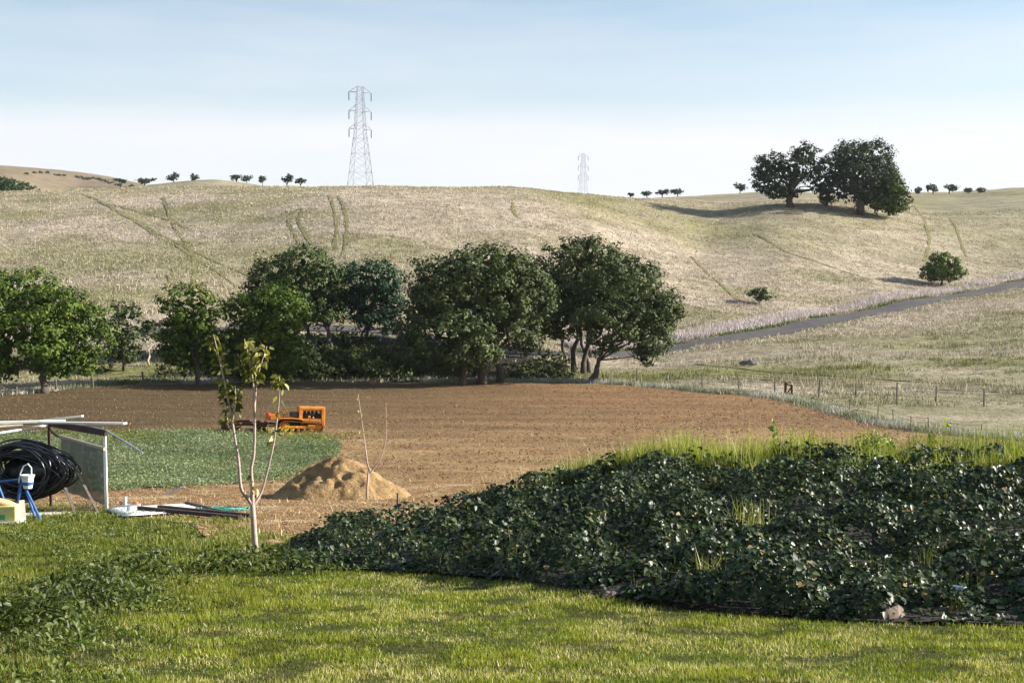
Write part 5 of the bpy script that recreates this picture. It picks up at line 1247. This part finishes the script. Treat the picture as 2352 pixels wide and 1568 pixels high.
g = hit(1720, 838, 100); o = MB().lathe([(.25, -.1), (.6, .02), (.62, .2), (.4, .36), (.1, .42)], (g.x, g.y, g.z), n=10).build('boulder', M['stone'], None, origin=g); tag(o, 'grey rock lying in the pasture between fence and road', 'rock')
o.data.materials.clear(); o.data.materials.append(plain('dark_rock', (.11, .10, .105), .9, var=.4, scale=2, bump=.05))
for v_ in o.data.vertices: v_.co.x *= 1.4; v_.co += Vector(unit(1)[0]) * .06

# ------------------------------------------------------------------ pylons
def pylon(label, u, d, vtop, yaw, armw, basew, group, th=.115):
    base = G(u, d); zt = P(u, vtop, d).z; Hh = zt - base.z + .5; root = empty('transmission_pylon', base - Vector((0, 0, .5)), yaw); tag(root, label, 'pylon', group)
    def half(z):
        zb = Hh * .67
        return basew * (1 - z / zb) + 1.55 * (z / zb) if z < zb else 1.55 - .75 * (z - zb) / (Hh - zb)
    zs = [0] + [Hh * f for f in (.12, .22, .31, .39, .46, .52, .575, .625, .67, .715, .76, .805, .85, .895, .94, .98)]
    cor = lambda z, i: Vector(((1, 1, -1, -1)[i] * half(z), (1, -1, -1, 1)[i] * half(z), z))
    for i in range(4): MB().tube([cor(z, i) for z in zs], [th * .8] * len(zs), 4).build('leg', M['steel'], root)
    b1 = MB()
    for k in range(len(zs) - 1):
        for i in range(4):
            j = (i + 1) % 4; a0, a1, c0, c1 = cor(zs[k], i), cor(zs[k + 1], i), cor(zs[k], j), cor(zs[k + 1], j)
            b1.bar(a0, c1, th * .62, th * .62); b1.bar(c0, a1, th * .6, th * .6)
            if k % 2 == 1: b1.bar(a1, c1, th * .6, th * .6)
    b1.build('lattice_bracing', M['steel'], root)
    for f in (.945, .815, .69):
        z = Hh * f; hz = half(z)
        for s in (-1, 1):
            tip = Vector((s * armw, 0, z)); am = MB()
            for yy in (-1, 1):
                am.bar((s * hz, yy * hz, z), tip + Vector((0, yy * .15, 0)), th, th); am.bar((s * hz, yy * hz, z + Hh * .042), tip + Vector((0, yy * .15, .02)), th * .8, th * .8)
            for t in (.33, .66): am.bar(Vector((s * hz, -hz, z)).lerp(tip, t), Vector((s * hz, hz, z)).lerp(tip, t), th * .6, th * .6)
            arm = am.build('cross_arm', M['steel'], root)
            pr = []
            for q in range(14): pr += [(.10, -.15 - q * .19), (.19, -.22 - q * .19)]
            MB().lathe(pr, tip, n=7).build('insulator', M['insul'], arm)
    MB().bar((-1.2, 0, Hh * .985), (1.2, 0, Hh * .985), th, th).build('peak_bar', M['steel'], root)
    return base
gpy = 'transmission pylons behind the hill'
b1 = pylon('tall steel lattice pylon behind the rounded hill crest', 829, 450, 194, math.radians(24), 3.9 * 450 / 480, 4.6, gpy)
b2 = pylon('smaller fainter lattice pylon far behind the hill shoulder', 1339, 900, 350, math.radians(24), 3.5, 3.7, gpy, th=.09)

# ------------------------------------------------------------------ bits in the bed
for u, v, s, lab in [(1995, 1392, .12, 'rough pale brown rock at the lawn edge of the ivy bank'), (2030, 1424, .2, 'low dark brown rock half buried at the foot of the ivy bank'), (1405, 1375, .1, 'small brown stone on the bare rim between lawn and ivy')]:
    g = hit(u, v, 8); V = []; nu, nv = 12, 7
    for j in range(nv):
        ph = math.pi * j / (nv - 1) - math.pi / 2
        for i in range(nu): a = 2 * math.pi * i / nu; r = s * (1 + .35 * (rng.random() - .5)); V.append(g + Vector((1.2 * r * math.cos(a) * math.cos(ph), r * math.sin(a) * math.cos(ph), .6 * r * math.sin(ph) + s * .25)))
    I = np.arange(nu * nv).reshape(nv, nu); Q = [(I[j, i], I[j, (i + 1) % nu], I[j + 1, (i + 1) % nu], I[j + 1, i]) for j in range(nv - 1) for i in range(nu)]
    o = MB().add(V, Q).build('rock', M['stone'], None, origin=g); o.data.materials.clear(); o.data.materials.append(plain('brown_rock', (.20, .15, .11), .95, var=.4, scale=8, bump=.02)); tag(o, lab, 'rock')
g = P(2155, 1345, 14.6); e = P(2218, 1352, 14.4); o = MB().tube([g, e], .028, 10).build('light_pipe', M['lightpipe'], None, origin=g); tag(o, 'short light blue pipe end lying in the ivy', 'pipe')
g2 = on_ground(2150, 14.9)
for s in bpy.data.objects:
    if s.get('_w'): del s['_w']
TRIS = ('objects', len(bpy.data.objects), 'tris', sum(sum(len(p.vertices) - 2 for p in m.polygons) if len(m.polygons) < 3000 else len(m.loops) - 2 * len(m.polygons) for m in bpy.data.meshes))
# ------------------------------------------------------------------ haze
M['haze'] = bpy.data.materials.new('valley_haze'); M['haze'].use_nodes = True
hn = M['haze'].node_tree; hn.nodes.clear(); pvn = hn.nodes.new('ShaderNodeVolumePrincipled'); hout = hn.nodes.new('ShaderNodeOutputMaterial')
pvn.inputs['Color'].default_value = (.86, .90, .97, 1); pvn.inputs['Density'].default_value = .00005; pvn.inputs['Anisotropy'].default_value = .2
hn.links.new(pvn.outputs[0], hout.inputs['Volume'])
hz = MB().box(-5200, 5200, -60, 6100, -8, 260).build('haze', M['haze']); tag(hz, kind='stuff'); hz['label'] = 'thin pale air haze over the hills'
